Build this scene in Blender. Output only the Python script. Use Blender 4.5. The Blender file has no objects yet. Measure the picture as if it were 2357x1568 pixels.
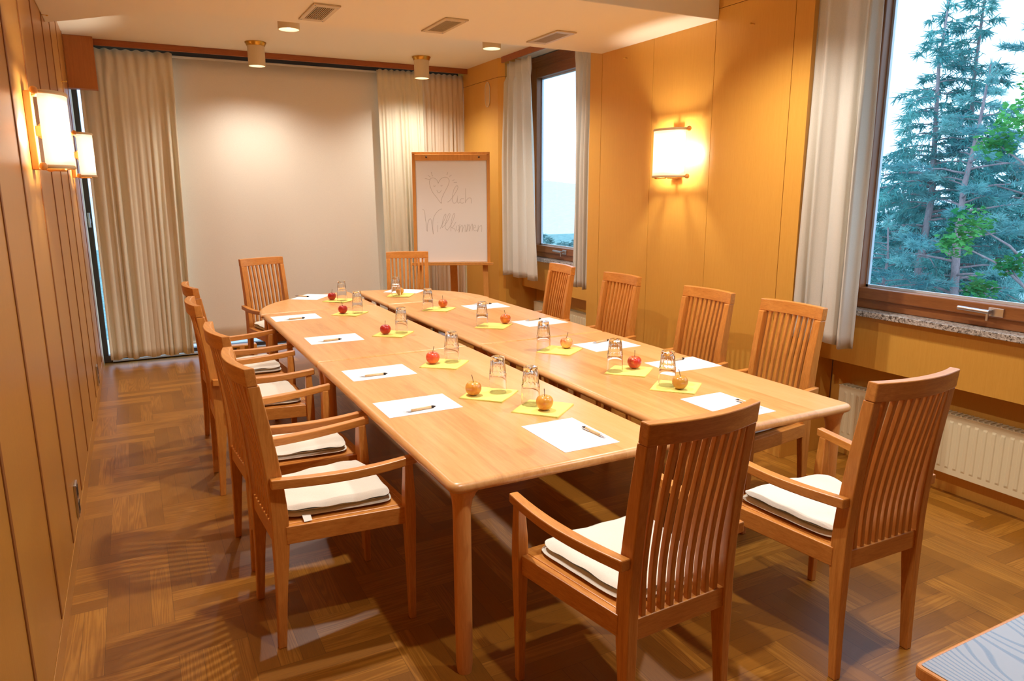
import bpy, math, random
from mathutils import Vector, Matrix
random.seed(7)
PI = math.pi
sc = bpy.context.scene
COL = sc.collection

# ------------------------------------------------------------------ helpers
class MB:
    """collects geometry for one mesh"""
    def __init__(s): s.v, s.f, s.m = [], [], []
    def add(s, verts, faces, mat=0):
        o = len(s.v); s.v += [tuple(p) for p in verts]
        s.f += [tuple(i + o for i in f) for f in faces]; s.m += [mat] * len(faces)
    def box(s, x0, x1, y0, y1, z0, z1, mat=0):
        s.add([(x0,y0,z0),(x1,y0,z0),(x1,y1,z0),(x0,y1,z0),(x0,y0,z1),(x1,y0,z1),(x1,y1,z1),(x0,y1,z1)],
              [(0,3,2,1),(4,5,6,7),(0,1,5,4),(1,2,6,5),(2,3,7,6),(3,0,4,7)], mat)
    def loft(s, rings, mat=0, cap=True):
        n = len(rings[0]); o = len(s.v)
        for r in rings: s.v += [tuple(p) for p in r]
        for i in range(len(rings)-1):
            for j in range(n):
                a = o+i*n+j; b = o+i*n+(j+1) % n
                s.f.append((a, b, b+n, a+n)); s.m.append(mat)
        if cap:
            s.f.append(tuple(o+j for j in reversed(range(n)))); s.m.append(mat)
            s.f.append(tuple(o+(len(rings)-1)*n+j for j in range(n))); s.m.append(mat)
    def lathe(s, prof, n=24, mat=0, c=(0,0,0), mod=None, cap=True):
        rings = []
        for r, z in prof:
            rings.append([(c[0]+(r*(mod(k/n*2*PI, z) if mod else 1))*math.cos(k/n*2*PI),
                           c[1]+(r*(mod(k/n*2*PI, z) if mod else 1))*math.sin(k/n*2*PI), c[2]+z) for k in range(n)])
        s.loft(rings, mat, cap)
    def tube(s, pts, rads, n=8, mat=0, flat=1.0):
        pts = [Vector(p) for p in pts]
        if not hasattr(rads, '__len__'): rads = [rads]*len(pts)
        rings = []; up = None
        for i, p in enumerate(pts):
            t = (pts[min(i+1, len(pts)-1)] - pts[max(i-1, 0)]).normalized()
            if up is None:
                up = Vector((0,0,1)) if abs(t.z) < .9 else Vector((1,0,0))
            a = t.cross(up).normalized(); b = a.cross(t).normalized(); up = b
            rings.append([p + (a*math.cos(k/n*2*PI) + b*math.sin(k/n*2*PI)*flat)*rads[i] for k in range(n)])
        s.loft(rings, mat)
    def prism(s, poly, z0, z1, mat=0):
        n = len(poly)
        s.loft([[(x,y,z0) for x,y in poly], [(x,y,z1) for x,y in poly]], mat)
    def build(s, name, mats, parent=None, smooth=False, bevel=0, seg=2, angle=35, subsurf=0, solid=0):
        me = bpy.data.meshes.new(name); me.from_pydata(s.v, [], s.f); me.validate()
        mats = mats if isinstance(mats, (list, tuple)) else [mats]
        for m in mats: me.materials.append(m)
        if len(mats) > 1:
            me.polygons.foreach_set('material_index', s.m[:len(me.polygons)])
        if smooth: me.polygons.foreach_set('use_smooth', [True]*len(me.polygons))
        me.update()
        o = bpy.data.objects.new(name, me); COL.objects.link(o)
        if parent: o.parent = parent
        if solid:
            md = o.modifiers.new('solid', 'SOLIDIFY'); md.thickness = solid; md.offset = 0
        if bevel:
            md = o.modifiers.new('bevel', 'BEVEL'); md.width = bevel; md.segments = seg
            md.limit_method = 'ANGLE'; md.angle_limit = math.radians(angle); md.harden_normals = False
        if subsurf:
            md = o.modifiers.new('sub', 'SUBSURF'); md.levels = subsurf; md.render_levels = subsurf
        return o

def empty(name, loc=(0,0,0), rz=0):
    o = bpy.data.objects.new(name, None); COL.objects.link(o)
    o.location = loc; o.rotation_euler = (0,0,rz); o.empty_display_size = .1
    return o
def tag(o, label=None, cat=None, group=None, kind=None):
    if label: o['label'] = label
    if cat: o['category'] = cat
    if group: o['group'] = group
    if kind: o['kind'] = kind
    return o
def copy_tree(o, parent=None):
    c = o.copy(); COL.objects.link(c)
    if parent: c.parent = parent
    for ch in [k for k in KIDS.get(o.name, [])]: copy_tree(ch, c)
    return c
KIDS = {}
def index_kids():
    KIDS.clear()
    for o in bpy.data.objects:
        if o.parent: KIDS.setdefault(o.parent.name, []).append(o)
def lin(c):  # sRGB 0-255 -> linear
    return tuple(((x/255)/12.92 if x/255 <= .04045 else ((x/255+.055)/1.055)**2.4) for x in c) + (1,)
def smooth_by(o, ang=40):
    o.data.polygons.foreach_set('use_smooth', [True]*len(o.data.polygons))
    try: o.data.set_sharp_from_angle(angle=math.radians(ang))
    except Exception: pass

# ------------------------------------------------------------------ materials
class NT:
    def __init__(s, name):
        s.mat = bpy.data.materials.new(name); s.mat.use_nodes = True
        s.t = s.mat.node_tree; s.t.nodes.clear()
        s.out = s.n('ShaderNodeOutputMaterial')
    def n(s, typ, **kw):
        nd = s.t.nodes.new(typ)
        for k, v in kw.items():
            if k.startswith('i_'):
                key = k[2:].replace('_', ' ')
                nd.inputs[key].default_value = v
            else: setattr(nd, k, v)
        return nd
    def l(s, a, b): s.t.links.new(a, b)
    def math(s, op, a, b=None, c=None):
        nd = s.n('ShaderNodeMath', operation=op)
        for i, x in enumerate((a, b, c)):
            if x is None: continue
            if isinstance(x, (int, float)): nd.inputs[i].default_value = x
            else: s.l(x, nd.inputs[i])
        return nd.outputs[0]
    def ramp(s, fac, stops):
        r = s.n('ShaderNodeValToRGB'); e = r.color_ramp.elements
        while len(e) < len(stops): e.new(.5)
        for el, (p, c) in zip(e, stops): el.position = p; el.color = c
        s.l(fac, r.inputs[0]); return r.outputs[0]
    def mix(s, fac, a, b, mode='MIX'):
        m = s.n('ShaderNodeMix', data_type='RGBA', blend_type=mode)
        for x, k in ((fac, 0), (a, 6), (b, 7)):
            if isinstance(x, (int, float, tuple)): m.inputs[k].default_value = x
            else: s.l(x, m.inputs[k])
        return m.outputs[2]
    def bsdf(s, col, rough=.5, **kw):
        b = s.n('ShaderNodeBsdfPrincipled')
        if isinstance(col, tuple): b.inputs['Base Color'].default_value = col
        else: s.l(col, b.inputs['Base Color'])
        if isinstance(rough, (int, float)): b.inputs['Roughness'].default_value = rough
        else: s.l(rough, b.inputs['Roughness'])
        for k, v in kw.items(): b.inputs[k.replace('_', ' ')].default_value = v
        s.l(b.outputs[0], s.out.inputs[0]); return b
    def bump(s, b, h, strength=.2, dist=.002):
        bp = s.n('ShaderNodeBump'); bp.inputs['Strength'].default_value = strength
        bp.inputs['Distance'].default_value = dist
        s.l(h, bp.inputs['Height']); s.l(bp.outputs[0], b.inputs['Normal'])

def plain(name, rgb, rough=.5, metal=0, **kw):
    t = NT(name); t.bsdf(lin(rgb), rough, Metallic=metal, **kw); return t.mat

def wood(name, c1, c2, scale=(1,1,1), rough=.4, coat=0.0, grain=.5, fig=1.0, bump=.05, spec=.5):
    """long grain: big scale value = fine across that axis"""
    t = NT(name)
    tc = t.n('ShaderNodeTexCoord'); mp = t.n('ShaderNodeMapping'); mp.inputs['Scale'].default_value = scale
    t.l(tc.outputs['Object'], mp.inputs[0])
    n1 = t.n('ShaderNodeTexNoise', i_Scale=2.2*fig, i_Detail=4.0, i_Roughness=.6, i_Distortion=.6)
    t.l(mp.outputs[0], n1.inputs[0])
    n2 = t.n('ShaderNodeTexNoise', i_Scale=11.0*fig, i_Detail=6.0, i_Roughness=.7)
    t.l(mp.outputs[0], n2.inputs[0])
    f = t.math('ADD', t.math('MULTIPLY', n1.outputs[0], 1-grain), t.math('MULTIPLY', n2.outputs[0], grain))
    col = t.ramp(f, [(.32, lin(c2)), (.66, lin(c1))])
    b = t.bsdf(col, rough); b.inputs['Coat Weight'].default_value = coat; b.inputs['Coat Roughness'].default_value = .25
    b.inputs['Specular IOR Level'].default_value = spec
    if bump: t.bump(b, n2.outputs[0], bump)
    return t.mat

M = {}
M['chair'] = wood('cherry_wood', (222,152,72), (186,112,42), (26,26,2.2), .38, .15, .5)
M['chair_x'] = wood('cherry_wood_cross', (222,152,72), (186,112,42), (2.2,26,26), .38, .15, .5)
M['chair_y'] = wood('cherry_wood_depth', (222,152,72), (186,112,42), (26,2.2,26), .38, .15, .5)
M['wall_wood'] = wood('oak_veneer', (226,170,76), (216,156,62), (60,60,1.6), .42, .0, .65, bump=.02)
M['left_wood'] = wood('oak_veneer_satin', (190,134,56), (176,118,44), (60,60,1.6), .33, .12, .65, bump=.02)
M['groove'] = plain('groove_brown', (136,80,28), .5)
M['cornice'] = wood('stained_wood', (170,96,44), (140,72,28), (2,30,30), .45, .1)
M['win_wood'] = wood('window_wood', (158,98,50), (128,72,32), (30,2,30), .4, .15)
M['win_wood_v'] = wood('window_wood_upright', (158,98,50), (128,72,32), (30,30,2), .4, .15)
M['easel'] = wood('beech_easel', (230,164,84), (212,140,60), (24,24,2), .45)
M['sconce_wood'] = wood('maple_sconce', (238,170,92), (222,150,70), (24,24,2), .4)

def table_mat():
    t = NT('beech_tabletop'); tc = t.n('ShaderNodeTexCoord'); sp = t.n('ShaderNodeSeparateXYZ')
    t.l(tc.outputs['Object'], sp.inputs[0])
    cell = t.math('FLOOR', t.math('DIVIDE', sp.outputs[0], .118))
    wn = t.n('ShaderNodeTexWhiteNoise', noise_dimensions='1D'); t.l(cell, wn.inputs['W'])
    cb = t.n('ShaderNodeCombineXYZ')
    t.l(sp.outputs[0], cb.inputs[0])
    t.l(t.math('ADD', t.math('MULTIPLY', sp.outputs[1], .09), t.math('MULTIPLY', wn.outputs[0], 7.0)), cb.inputs[1])
    t.l(sp.outputs[2], cb.inputs[2])
    n1 = t.n('ShaderNodeTexNoise', i_Scale=14.0, i_Detail=5.0, i_Roughness=.65, i_Distortion=1.2)
    t.l(cb.outputs[0], n1.inputs[0])
    n2 = t.n('ShaderNodeTexNoise', i_Scale=90.0, i_Detail=4.0, i_Roughness=.7); t.l(cb.outputs[0], n2.inputs[0])
    f = t.math('ADD', t.math('MULTIPLY', n1.outputs[0], .55), t.math('MULTIPLY', n2.outputs[0], .25))
    f = t.math('ADD', f, t.math('MULTIPLY', wn.outputs[0], .20))
    col = t.ramp(f, [(.30, lin((202,140,78))), (.50, lin((224,166,102))), (.72, lin((236,182,124)))])
    vor = t.n('ShaderNodeTexNoise', i_Scale=5.0, i_Detail=2.0); t.l(tc.outputs['Object'], vor.inputs[0])
    knot = t.ramp(vor.outputs[0], [(.70, (0,0,0,1)), (.78, (1,1,1,1))])
    kn = t.math('MULTIPLY', knot, .25)
    col = t.mix(kn, col, lin((170,96,44)))
    b = t.bsdf(col, .34); b.inputs['Coat Weight'].default_value = .25; b.inputs['Coat Roughness'].default_value = .22
    return t.mat
M['table'] = table_mat()
M['table_leg'] = wood('beech_leg', (232,160,88), (208,132,62), (24,24,1.6), .38, .1)

def floor_mat():
    t = NT('parquet_herringbone'); tc = t.n('ShaderNodeTexCoord'); sp = t.n('ShaderNodeSeparateXYZ')
    t.l(tc.outputs['Object'], sp.inputs[0])
    W = .245; nb = 2
    X = t.math('DIVIDE', sp.outputs[0], W); Y = t.math('DIVIDE', sp.outputs[1], W)
    i = t.math('FLOOR', X); j = t.math('FLOOR', Y); fx = t.math('SUBTRACT', X, i); fy = t.math('SUBTRACT', Y, j)
    m = t.math('FLOORED_MODULO', t.math('SUBTRACT', i, j), 2*nb)
    hor = t.math('LESS_THAN', m, nb-.5)
    # horizontal block: along = fx + m ; across = fy*3 ; id = (i-m, j)
    # vertical block: m2=m-n ; along: fy + (n-1-m2) ; across = fx*3 ; id=(i, j+m)
    m2 = t.math('SUBTRACT', m, nb)
    alongH = t.math('ADD', fx, m); alongV = t.math('ADD', fy, t.math('SUBTRACT', nb-1, m2))
    def sel(a, b):
        return t.math('ADD', t.math('MULTIPLY', hor, a), t.math('MULTIPLY', t.math('SUBTRACT', 1, hor), b))
    along = sel(alongH, alongV); across = t.math('MULTIPLY', sel(fy, fx), 3)
    strip = t.math('FLOOR', across); fac = t.math('SUBTRACT', across, strip)
    idx = sel(t.math('SUBTRACT', i, m), t.math('ADD', i, 91.3)); idy = sel(j, t.math('ADD', j, m))
    cb = t.n('ShaderNodeCombineXYZ'); t.l(idx, cb.inputs[0]); t.l(idy, cb.inputs[1]); t.l(strip, cb.inputs[2])
    wn = t.n('ShaderNodeTexWhiteNoise', noise_dimensions='3D'); t.l(cb.outputs[0], wn.inputs[0])
    g = t.n('ShaderNodeCombineXYZ')
    t.l(t.math('MULTIPLY', along, .10), g.inputs[0]); t.l(t.math('MULTIPLY', across, .62), g.inputs[1])
    t.l(t.math('MULTIPLY', wn.outputs[0], 37.0), g.inputs[2])
    # cathedral figure: rings from distorted distance
    dn = t.n('ShaderNodeTexNoise', i_Scale=1.7, i_Detail=2.0); t.l(g.outputs[0], dn.inputs[0])
    ring = t.math('SINE', t.math('MULTIPLY', t.math('ADD', dn.outputs[0], t.math('MULTIPLY', fac, .12)), 95.0))
    fine = t.n('ShaderNodeTexNoise', i_Scale=26.0, i_Detail=4.0, i_Roughness=.7)
    g2 = t.n('ShaderNodeCombineXYZ')
    t.l(t.math('MULTIPLY', along, .12), g2.inputs[0]); t.l(across, g2.inputs[1]); t.l(t.math('MULTIPLY', wn.outputs[0], 50.0), g2.inputs[2])
    t.l(g2.outputs[0], fine.inputs[0])
    figured = t.math('GREATER_THAN', wn.outputs[0], .45)
    f = t.math('ADD', t.math('MULTIPLY', t.math('MULTIPLY', ring, figured), .085), t.math('MULTIPLY', fine.outputs[0], .38))
    f = t.math('ADD', f, t.math('MULTIPLY', wn.outputs[0], .27))
    f = t.math('ADD', f, .06)
    col = t.ramp(f, [(.10, lin((114,70,18))), (.40, lin((154,99,28))), (.74, lin((194,136,54)))])
    # joints
    e1 = t.math('MINIMUM', fac, t.math('SUBTRACT', 1, fac))
    e2 = t.math('MULTIPLY', t.math('MINIMUM', along, t.math('SUBTRACT', nb, along)), 3)
    edge = t.math('LESS_THAN', t.math('MINIMUM', e1, e2), .012)
    col = t.mix(t.math('MULTIPLY', edge, .5), col, lin((70,38,14)))
    b = t.bsdf(col, .36); b.inputs['Coat Weight'].default_value = .12; b.inputs['Coat Roughness'].default_value = .3
    t.bump(b, f, .12, .002)
    return t.mat
M['floor'] = floor_mat()

def side_oak():
    t = NT('oak_side_top'); tc = t.n('ShaderNodeTexCoord'); mp = t.n('ShaderNodeMapping')
    mp.inputs['Scale'].default_value = (1.0, .32, 1); mp.inputs['Location'].default_value = (.37, .2, 0)
    mp.inputs['Rotation'].default_value = (0, 0, .5)
    t.l(tc.outputs['Object'], mp.inputs[0])
    n = t.n('ShaderNodeTexNoise', i_Scale=2.6, i_Detail=1.0); t.l(mp.outputs[0], n.inputs[0])
    ring = t.math('SINE', t.math('MULTIPLY', n.outputs[0], 330.0))
    r = t.ramp(ring, [(.35, lin((150,128,102))), (.85, lin((96,74,52)))])
    b = t.bsdf(r, .25); b.inputs['Coat Weight'].default_value = 1.0; b.inputs['Coat Roughness'].default_value = .2; b.inputs['Coat IOR'].default_value = 1.8
    t.bump(b, ring, .06, .001); return t.mat
M['side_top'] = side_oak()

def cloth(name, rgb, trans=.3, scale=900, rough=.9):
    t = NT(name)
    tc = t.n('ShaderNodeTexCoord')
    w1 = t.n('ShaderNodeTexNoise', i_Scale=scale*.25, i_Detail=3.0); t.l(tc.outputs['Object'], w1.inputs[0])
    col = t.mix(w1.outputs[0], lin(tuple(c*.93 for c in rgb)), lin(rgb))
    d = t.n('ShaderNodeBsdfDiffuse'); t.l(col, d.inputs[0])
    tr = t.n('ShaderNodeBsdfTranslucent'); t.l(col, tr.inputs[0])
    mx = t.n('ShaderNodeMixShader'); mx.inputs[0].default_value = trans
    t.l(d.outputs[0], mx.inputs[1]); t.l(tr.outputs[0], mx.inputs[2]); t.l(mx.outputs[0], t.out.inputs[0])
    bp = t.n('ShaderNodeBump'); bp.inputs['Strength'].default_value = .25; bp.inputs['Distance'].default_value = .001
    t.l(w1.outputs[0], bp.inputs['Height']); t.l(bp.outputs[0], d.inputs['Normal'])
    return t.mat
M['curtain'] = cloth('linen_curtain', (250,240,214), .10)
M['curtain_w'] = cloth('linen_window_curtain', (250,245,234), .38)
M['curtain_b'] = cloth('linen_curtain_rose', (242,222,196), .08)
M['screen'] = cloth('screen_cloth', (250,241,224), .05)
M['pad'] = cloth('cotton_pad', (242,236,222), .02)
M['shade'] = None
M['plaster'] = plain('ceiling_plaster', (242,232,208), .9)
M['paper'] = plain('white_paper', (244,244,246), .7)
M['flip_paper'] = plain('flipchart_paper', (246,244,242), .7)
M['napkin'] = plain('yellow_napkin', (246,230,124), .85)
M['ink'] = plain('grey_marker', (172,164,156), .8)
M['cream'] = plain('cream_enamel', (226,206,166), .45)
M['brass'] = plain('brass', (206,160,70), .3, 1)
M['steel'] = plain('brushed_steel', (205,205,208), .3, 1)
M['dark'] = plain('dark_metal', (52,42,36), .4, .6)
M['radiator'] = plain('radiator_enamel', (236,224,186), .45)
M['grille'] = plain('vent_bronze', (206,184,140), .45, .2)
M['grille_dark'] = plain('vent_dark', (96,78,50), .7)
M['white'] = plain('white_plastic', (226,222,210), .5)
M['oval'] = plain('speaker_cover', (224,178,110), .6)
M['black'] = plain('black_plastic', (30,26,24), .5)
M['pen'] = wood('bamboo_pen', (232,198,150), (210,172,120), (60,60,60), .5)
M['alu'] = plain('aluminium_trim', (214,222,232), .35, .3)
M['dgrey'] = plain('dark_frame', (66,50,40), .5)

def granite():
    t = NT('granite_sill'); tc = t.n('ShaderNodeTexCoord')
    v = t.n('ShaderNodeTexVoronoi', i_Scale=150.0); t.l(tc.outputs['Object'], v.inputs[0])
    n = t.n('ShaderNodeTexNoise', i_Scale=60.0, i_Detail=5.0); t.l(tc.outputs['Object'], n.inputs[0])
    f = t.math('ADD', t.math('MULTIPLY', v.outputs['Color'], .5), t.math('MULTIPLY', n.outputs[0], .5))
    col = t.ramp(f, [(.3, lin((70,60,54))), (.5, lin((176,166,156))), (.7, lin((214,206,198)))])
    b = t.bsdf(col, .3); return t.mat
M['granite'] = granite()

def glass_pane():
    t = NT('window_glass')
    tr = t.n('ShaderNodeBsdfTransparent'); tr.inputs[0].default_value = (.96,.98,.99,1)
    gl = t.n('ShaderNodeBsdfGlossy'); gl.inputs['Roughness'].default_value = .02
    fr = t.n('ShaderNodeFresnel'); fr.inputs[0].default_value = 1.45
    ge = t.n('ShaderNodeNewGeometry')
    mx = t.n('ShaderNodeMixShader'); t.l(t.math('MULTIPLY', fr.outputs[0], t.math('SUBTRACT', 1, ge.outputs['Backfacing'])), mx.inputs[0])
    t.l(tr.outputs[0], mx.inputs[1]); t.l(gl.outputs[0], mx.inputs[2]); t.l(mx.outputs[0], t.out.inputs[0])
    return t.mat
M['glass'] = glass_pane()
def tumbler_mat():
    t = NT('tumbler_glass')
    b = t.bsdf((1,1,1,1), .0); b.inputs['Transmission Weight'].default_value = 1; b.inputs['IOR'].default_value = 1.45
    return t.mat
M['tumbler'] = tumbler_mat()

def emis(name, rgb, s):
    t = NT(name); e = t.n('ShaderNodeEmission'); e.inputs[0].default_value = rgb + (1,); e.inputs[1].default_value = s
    t.l(e.outputs[0], t.out.inputs[0]); return t.mat
M['lampglow'] = emis('downlight_glow', (1,.9,.76), 6)
M['bulb'] = emis('bulb_glow', (1,.86,.66), 14)

def shade_mat():
    t = NT('sconce_fabric')
    tc = t.n('ShaderNodeTexCoord'); n = t.n('ShaderNodeTexNoise', i_Scale=40.0, i_Detail=3.0)
    mp = t.n('ShaderNodeMapping'); mp.inputs['Scale'].default_value = (1,1,.15)
    t.l(tc.outputs['Object'], mp.inputs[0]); t.l(mp.outputs[0], n.inputs[0])
    col = t.mix(n.outputs[0], (.86,.84,.78,1), (.95,.94,.90,1))
    d = t.n('ShaderNodeBsdfDiffuse'); t.l(col, d.inputs[0])
    tr = t.n('ShaderNodeBsdfTranslucent'); t.l(col, tr.inputs[0])
    mx = t.n('ShaderNodeMixShader'); mx.inputs[0].default_value = .55
    t.l(d.outputs[0], mx.inputs[1]); t.l(tr.outputs[0], mx.inputs[2])
    e = t.n('ShaderNodeEmission'); t.l(col, e.inputs[0]); e.inputs[1].default_value = .3
    ad = t.n('ShaderNodeAddShader'); t.l(mx.outputs[0], ad.inputs[0]); t.l(e.outputs[0], ad.inputs[1])
    t.l(ad.outputs[0], t.out.inputs[0]); return t.mat
M['shade'] = shade_mat()
M['shade_rim'] = plain('sconce_binding', (228,206,166), .8)

def apple_mat(name, base, blush, amt):
    t = NT(name); tc = t.n('ShaderNodeTexCoord'); mp = t.n('ShaderNodeMapping')
    mp.inputs['Scale'].default_value = (1,1,.16)
    t.l(tc.outputs['Object'], mp.inputs[0])
    n = t.n('ShaderNodeTexNoise', i_Scale=95.0, i_Detail=4.0, i_Roughness=.7); t.l(mp.outputs[0], n.inputs[0])
    n2 = t.n('ShaderNodeTexNoise', i_Scale=16.0, i_Detail=1.0); t.l(tc.outputs['Object'], n2.inputs[0])
    f = t.math('ADD', t.math('MULTIPLY', n.outputs[0], .45), t.math('MULTIPLY', n2.outputs[0], .55))
    col = t.ramp(f, [(amt-.10, lin(blush)), (amt+.12, lin(base))])
    b = t.bsdf(col, .28); b.inputs['Coat Weight'].default_value = .3; b.inputs['Coat Roughness'].default_value = .15
    return t.mat
AP = dict(red=apple_mat('apple_skin_red', (196,50,30), (168,18,16), .5),
          coral=apple_mat('apple_skin_coral', (240,130,72), (222,82,52), .55),
          gold=apple_mat('apple_skin_gold', (226,162,66), (212,112,48), .42),
          orange=apple_mat('apple_skin_orange', (222,130,48), (204,84,30), .5),
          pale=apple_mat('apple_skin_pale', (244,204,130), (226,110,52), .5),
          mixed=apple_mat('apple_skin_mixed', (232,164,80), (206,56,38), .55),
          brown=apple_mat('apple_skin_brown', (208,150,60), (180,104,40), .4))
M['stem'] = plain('apple_stem', (84,54,26), .7)

def foliage(name, c1, c2, trans=.25):
    t = NT(name); tc = t.n('ShaderNodeTexCoord')
    n = t.n('ShaderNodeTexNoise', i_Scale=1.6, i_Detail=4.0); t.l(tc.outputs['Object'], n.inputs[0])
    col = t.ramp(n.outputs[0], [(.35, lin(c1)), (.65, lin(c2))])
    d = t.n('ShaderNodeBsdfDiffuse'); t.l(col, d.inputs[0])
    tr = t.n('ShaderNodeBsdfTranslucent'); t.l(col, tr.inputs[0])
    mx = t.n('ShaderNodeMixShader'); mx.inputs[0].default_value = trans
    t.l(d.outputs[0], mx.inputs[1]); t.l(tr.outputs[0], mx.inputs[2]); t.l(mx.outputs[0], t.out.inputs[0])
    return t.mat
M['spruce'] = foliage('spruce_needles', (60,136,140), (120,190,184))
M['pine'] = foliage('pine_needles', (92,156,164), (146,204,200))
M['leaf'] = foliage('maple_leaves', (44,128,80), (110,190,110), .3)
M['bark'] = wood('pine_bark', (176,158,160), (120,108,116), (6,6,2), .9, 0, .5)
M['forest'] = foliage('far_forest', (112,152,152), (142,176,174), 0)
M['hill'] = foliage('far_hill_painted_haze', (206,214,218), (216,222,226), 0)  # dark woods paled: distance haze is painted into this base colour

# ------------------------------------------------------------------ room numbers
XL, XR, YB, ZC, ZB = -.38, 3.57, 8.2, 3.06, 2.80

def struct(o, **kw): return tag(o, kind='structure', **kw)

m = MB(); m.box(XL-.15, 4.03, -2.6, YB+.15, -.1, 0); struct(m.build('floor', M['floor']))
m = MB(); m.box(XL-.15, 4.03, -2.6, YB+.15, ZC, ZC+.12); struct(m.build('ceiling', M['plaster']))
m = MB(); m.prism([(XL,3.86),(XR,3.86),(XR,5.21),(.50,5.21),(.25,5.33),(.0,5.56),(-.2,5.78),(XL,5.95)], ZB, ZC)
struct(m.build('trim_1', M['plaster'], bevel=.006))

# left wall: satin panels, brown inlaid strips
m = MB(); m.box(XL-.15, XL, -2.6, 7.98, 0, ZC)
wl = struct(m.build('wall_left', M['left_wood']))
k = 0
gm = MB(); y = 2.96-.672*5
while y < 7.9:
    gm.box(XL-.002, XL+.004, y-.014, y+.014, .12, ZC); y += .672
gm.build('inlay_strips', M['groove'], wl, bevel=.002)
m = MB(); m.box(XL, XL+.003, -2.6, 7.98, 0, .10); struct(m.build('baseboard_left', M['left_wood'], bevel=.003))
m = MB(); m.box(XL-.15, 4.03, -2.75, -2.6, 0, ZC); struct(m.build('wall_front', M['wall_wood']))

# right wall: veneer panels on dark backing, two window niches
m = MB()
def panels(y0, y1, seams):
    m.box(XR+.006, 4.03, y0, y1, 0, ZC, 1)
    ys = [y0] + seams + [y1]
    for a, b in zip(ys[:-1], ys[1:]):
        g = .0022
        a2 = a+(g if a != y0 else -.004); b2 = b-(g if b != y1 else -.004)
        m.box(XR, XR+.012, a2, b2, .0, 2.868); m.box(XR, XR+.012, a2, b2, 2.872, ZC)
    for yy in (y0, y1): # returns into the niches
        m.box(XR+.012, 3.99, yy-.0035, yy+.0035, 0, ZC)
panels(3.09, 5.37, [3.22, 3.88, 4.53, 5.2])
panels(-2.6, .20, [-.5])
# far pier with a bevelled edge
m.prism([(XR,8.2),(XR,7.13),(XR+.045,7.05),(4.0,7.05),(4.0,8.2)], 0, 2.868)
m.prism([(XR,8.2),(XR,7.13),(XR+.045,7.05),(4.0,7.05),(4.0,8.2)], 2.873, ZC)
m.prism([(XR+.006,8.2),(XR+.006,7.135),(XR+.05,7.056),(4.03,7.056),(4.03,8.35),(XR+.006,8.35)], 0, ZC, 1)
for y0, y1 in ((5.374, 7.046), (.204, 3.086)):
    m.box(4.0, 4.03, y0, y1, 0, .975)                     # niche back
    m.box(3.82, 3.85, y0, y1, .655, .962)                # apron under the sill
    m.box(3.85, 4.0, y0, y1, .955, .975)
struct(m.build('wall_right', [M['wall_wood'], M['groove']]))
m = MB(); m.box(XR-.004, XR, 3.09, 5.37, 0, .10); m.box(XR-.004, XR, 7.13, 7.95, 0, .10); struct(m.build('baseboard_right', M['wall_wood'], bevel=.003))

# windows 1 and 2
def frame_ring(mb, x0, x1, y0, y1, z0, z1, wy, wz0, wz1):
    mb.box(x0, x1, y0, y0+wy, z0, z1); mb.box(x0, x1, y1-wy, y1, z0, z1)
    return (y0+wy, y1-wy, z0+wz0, z1-wz1)
def window(name, y0, y1, z0, z1, hy, hz, horizontal):
    root = struct(empty(name, (3.9, (y0+y1)/2, z0)))
    L = lambda mb, nm, mat, **kw: mb.build(nm, mat, root, **kw)
    inv = Matrix.Translation((-3.9, -(y0+y1)/2, -z0))
    def fix(o): o.data.transform(inv); return o
    a = MB(); b = MB()
    a.box(3.88, 3.99, y0, y0+.09, z0, z1); a.box(3.88, 3.99, y1-.09, y1, z0, z1)
    b.box(3.88, 3.99, y0+.09, y1-.09, z0, z0+.06); b.box(3.88, 3.99, y0+.09, y1-.09, z1-.12, z1)
    b.box(3.875, 3.89, y0+.05, y1-.05, z1-.05, z1-.03)
    fix(L(a, 'window_frame', M['win_wood_v'], bevel=.006)); fix(L(b, 'window_frame', M['win_wood'], bevel=.006))
    a = MB(); b = MB()
    sy0, sy1, sz0, sz1 = y0+.085, y1-.085, z0+.055, z1-.11
    a.box(3.865, 3.95, sy0, sy0+.095, sz0, sz1); a.box(3.865, 3.95, sy1-.095, sy1, sz0, sz1)
    b.box(3.865, 3.95, sy0+.095, sy1-.095, sz0, sz0+.07); b.box(3.865, 3.95, sy0+.095, sy1-.095, sz1-.10, sz1)
    fix(L(a, 'sash', M['win_wood_v'], bevel=.006)); fix(L(b, 'sash', M['win_wood'], bevel=.006))
    g0, g1, h0, h1 = sy0+.095, sy1-.095, sz0+.07, sz1-.10
    a = MB()
    for q in ((g0-.002, g0+.014, h0, h1), (g1-.014, g1+.002, h0, h1), (g0, g1, h0-.002, h0+.014), (g0, g1, h1-.014, h1+.002)):
        a.box(3.925, 3.945, *q)
    fix(L(a, 'glazing_bead', M['alu']))
    a = MB(); a.box(3.932, 3.938, g0, g1, h0, h1); fix(L(a, 'pane', M['glass']))
    a = MB()
    if horizontal:
        a.box(3.856, 3.866, hy-.055, hy+.02, hz-.022, hz+.022); a.box(3.83, 3.86, hy+.0, hy+.016, hz-.010, hz+.010)
        a.tube([(3.832, hy-.0, hz), (3.83, hy+.16, hz+.004)], [.011, .011], 10); a.box(3.828, 3.836, hy+.002, hy+.014, hz-.045, hz-.008)
    else:
        a.box(3.856, 3.866, hy-.02, hy+.02, hz-.04, hz+.04); a.box(3.82, 3.86, hy-.008, hy+.008, hz-.008, hz+.008)
        a.tube([(3.822, hy, hz), (3.822, hy, hz-.13)], [.010, .010], 10)
    fix(L(a, 'window_handle', M['steel'], bevel=.002))
    a = MB(); a.box(3.775, 3.90, y0-.04, y1+.04, z0-.034, z0-.001); fix(L(a, 'window_sill', M['granite'], bevel=.003))
    return root
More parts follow.
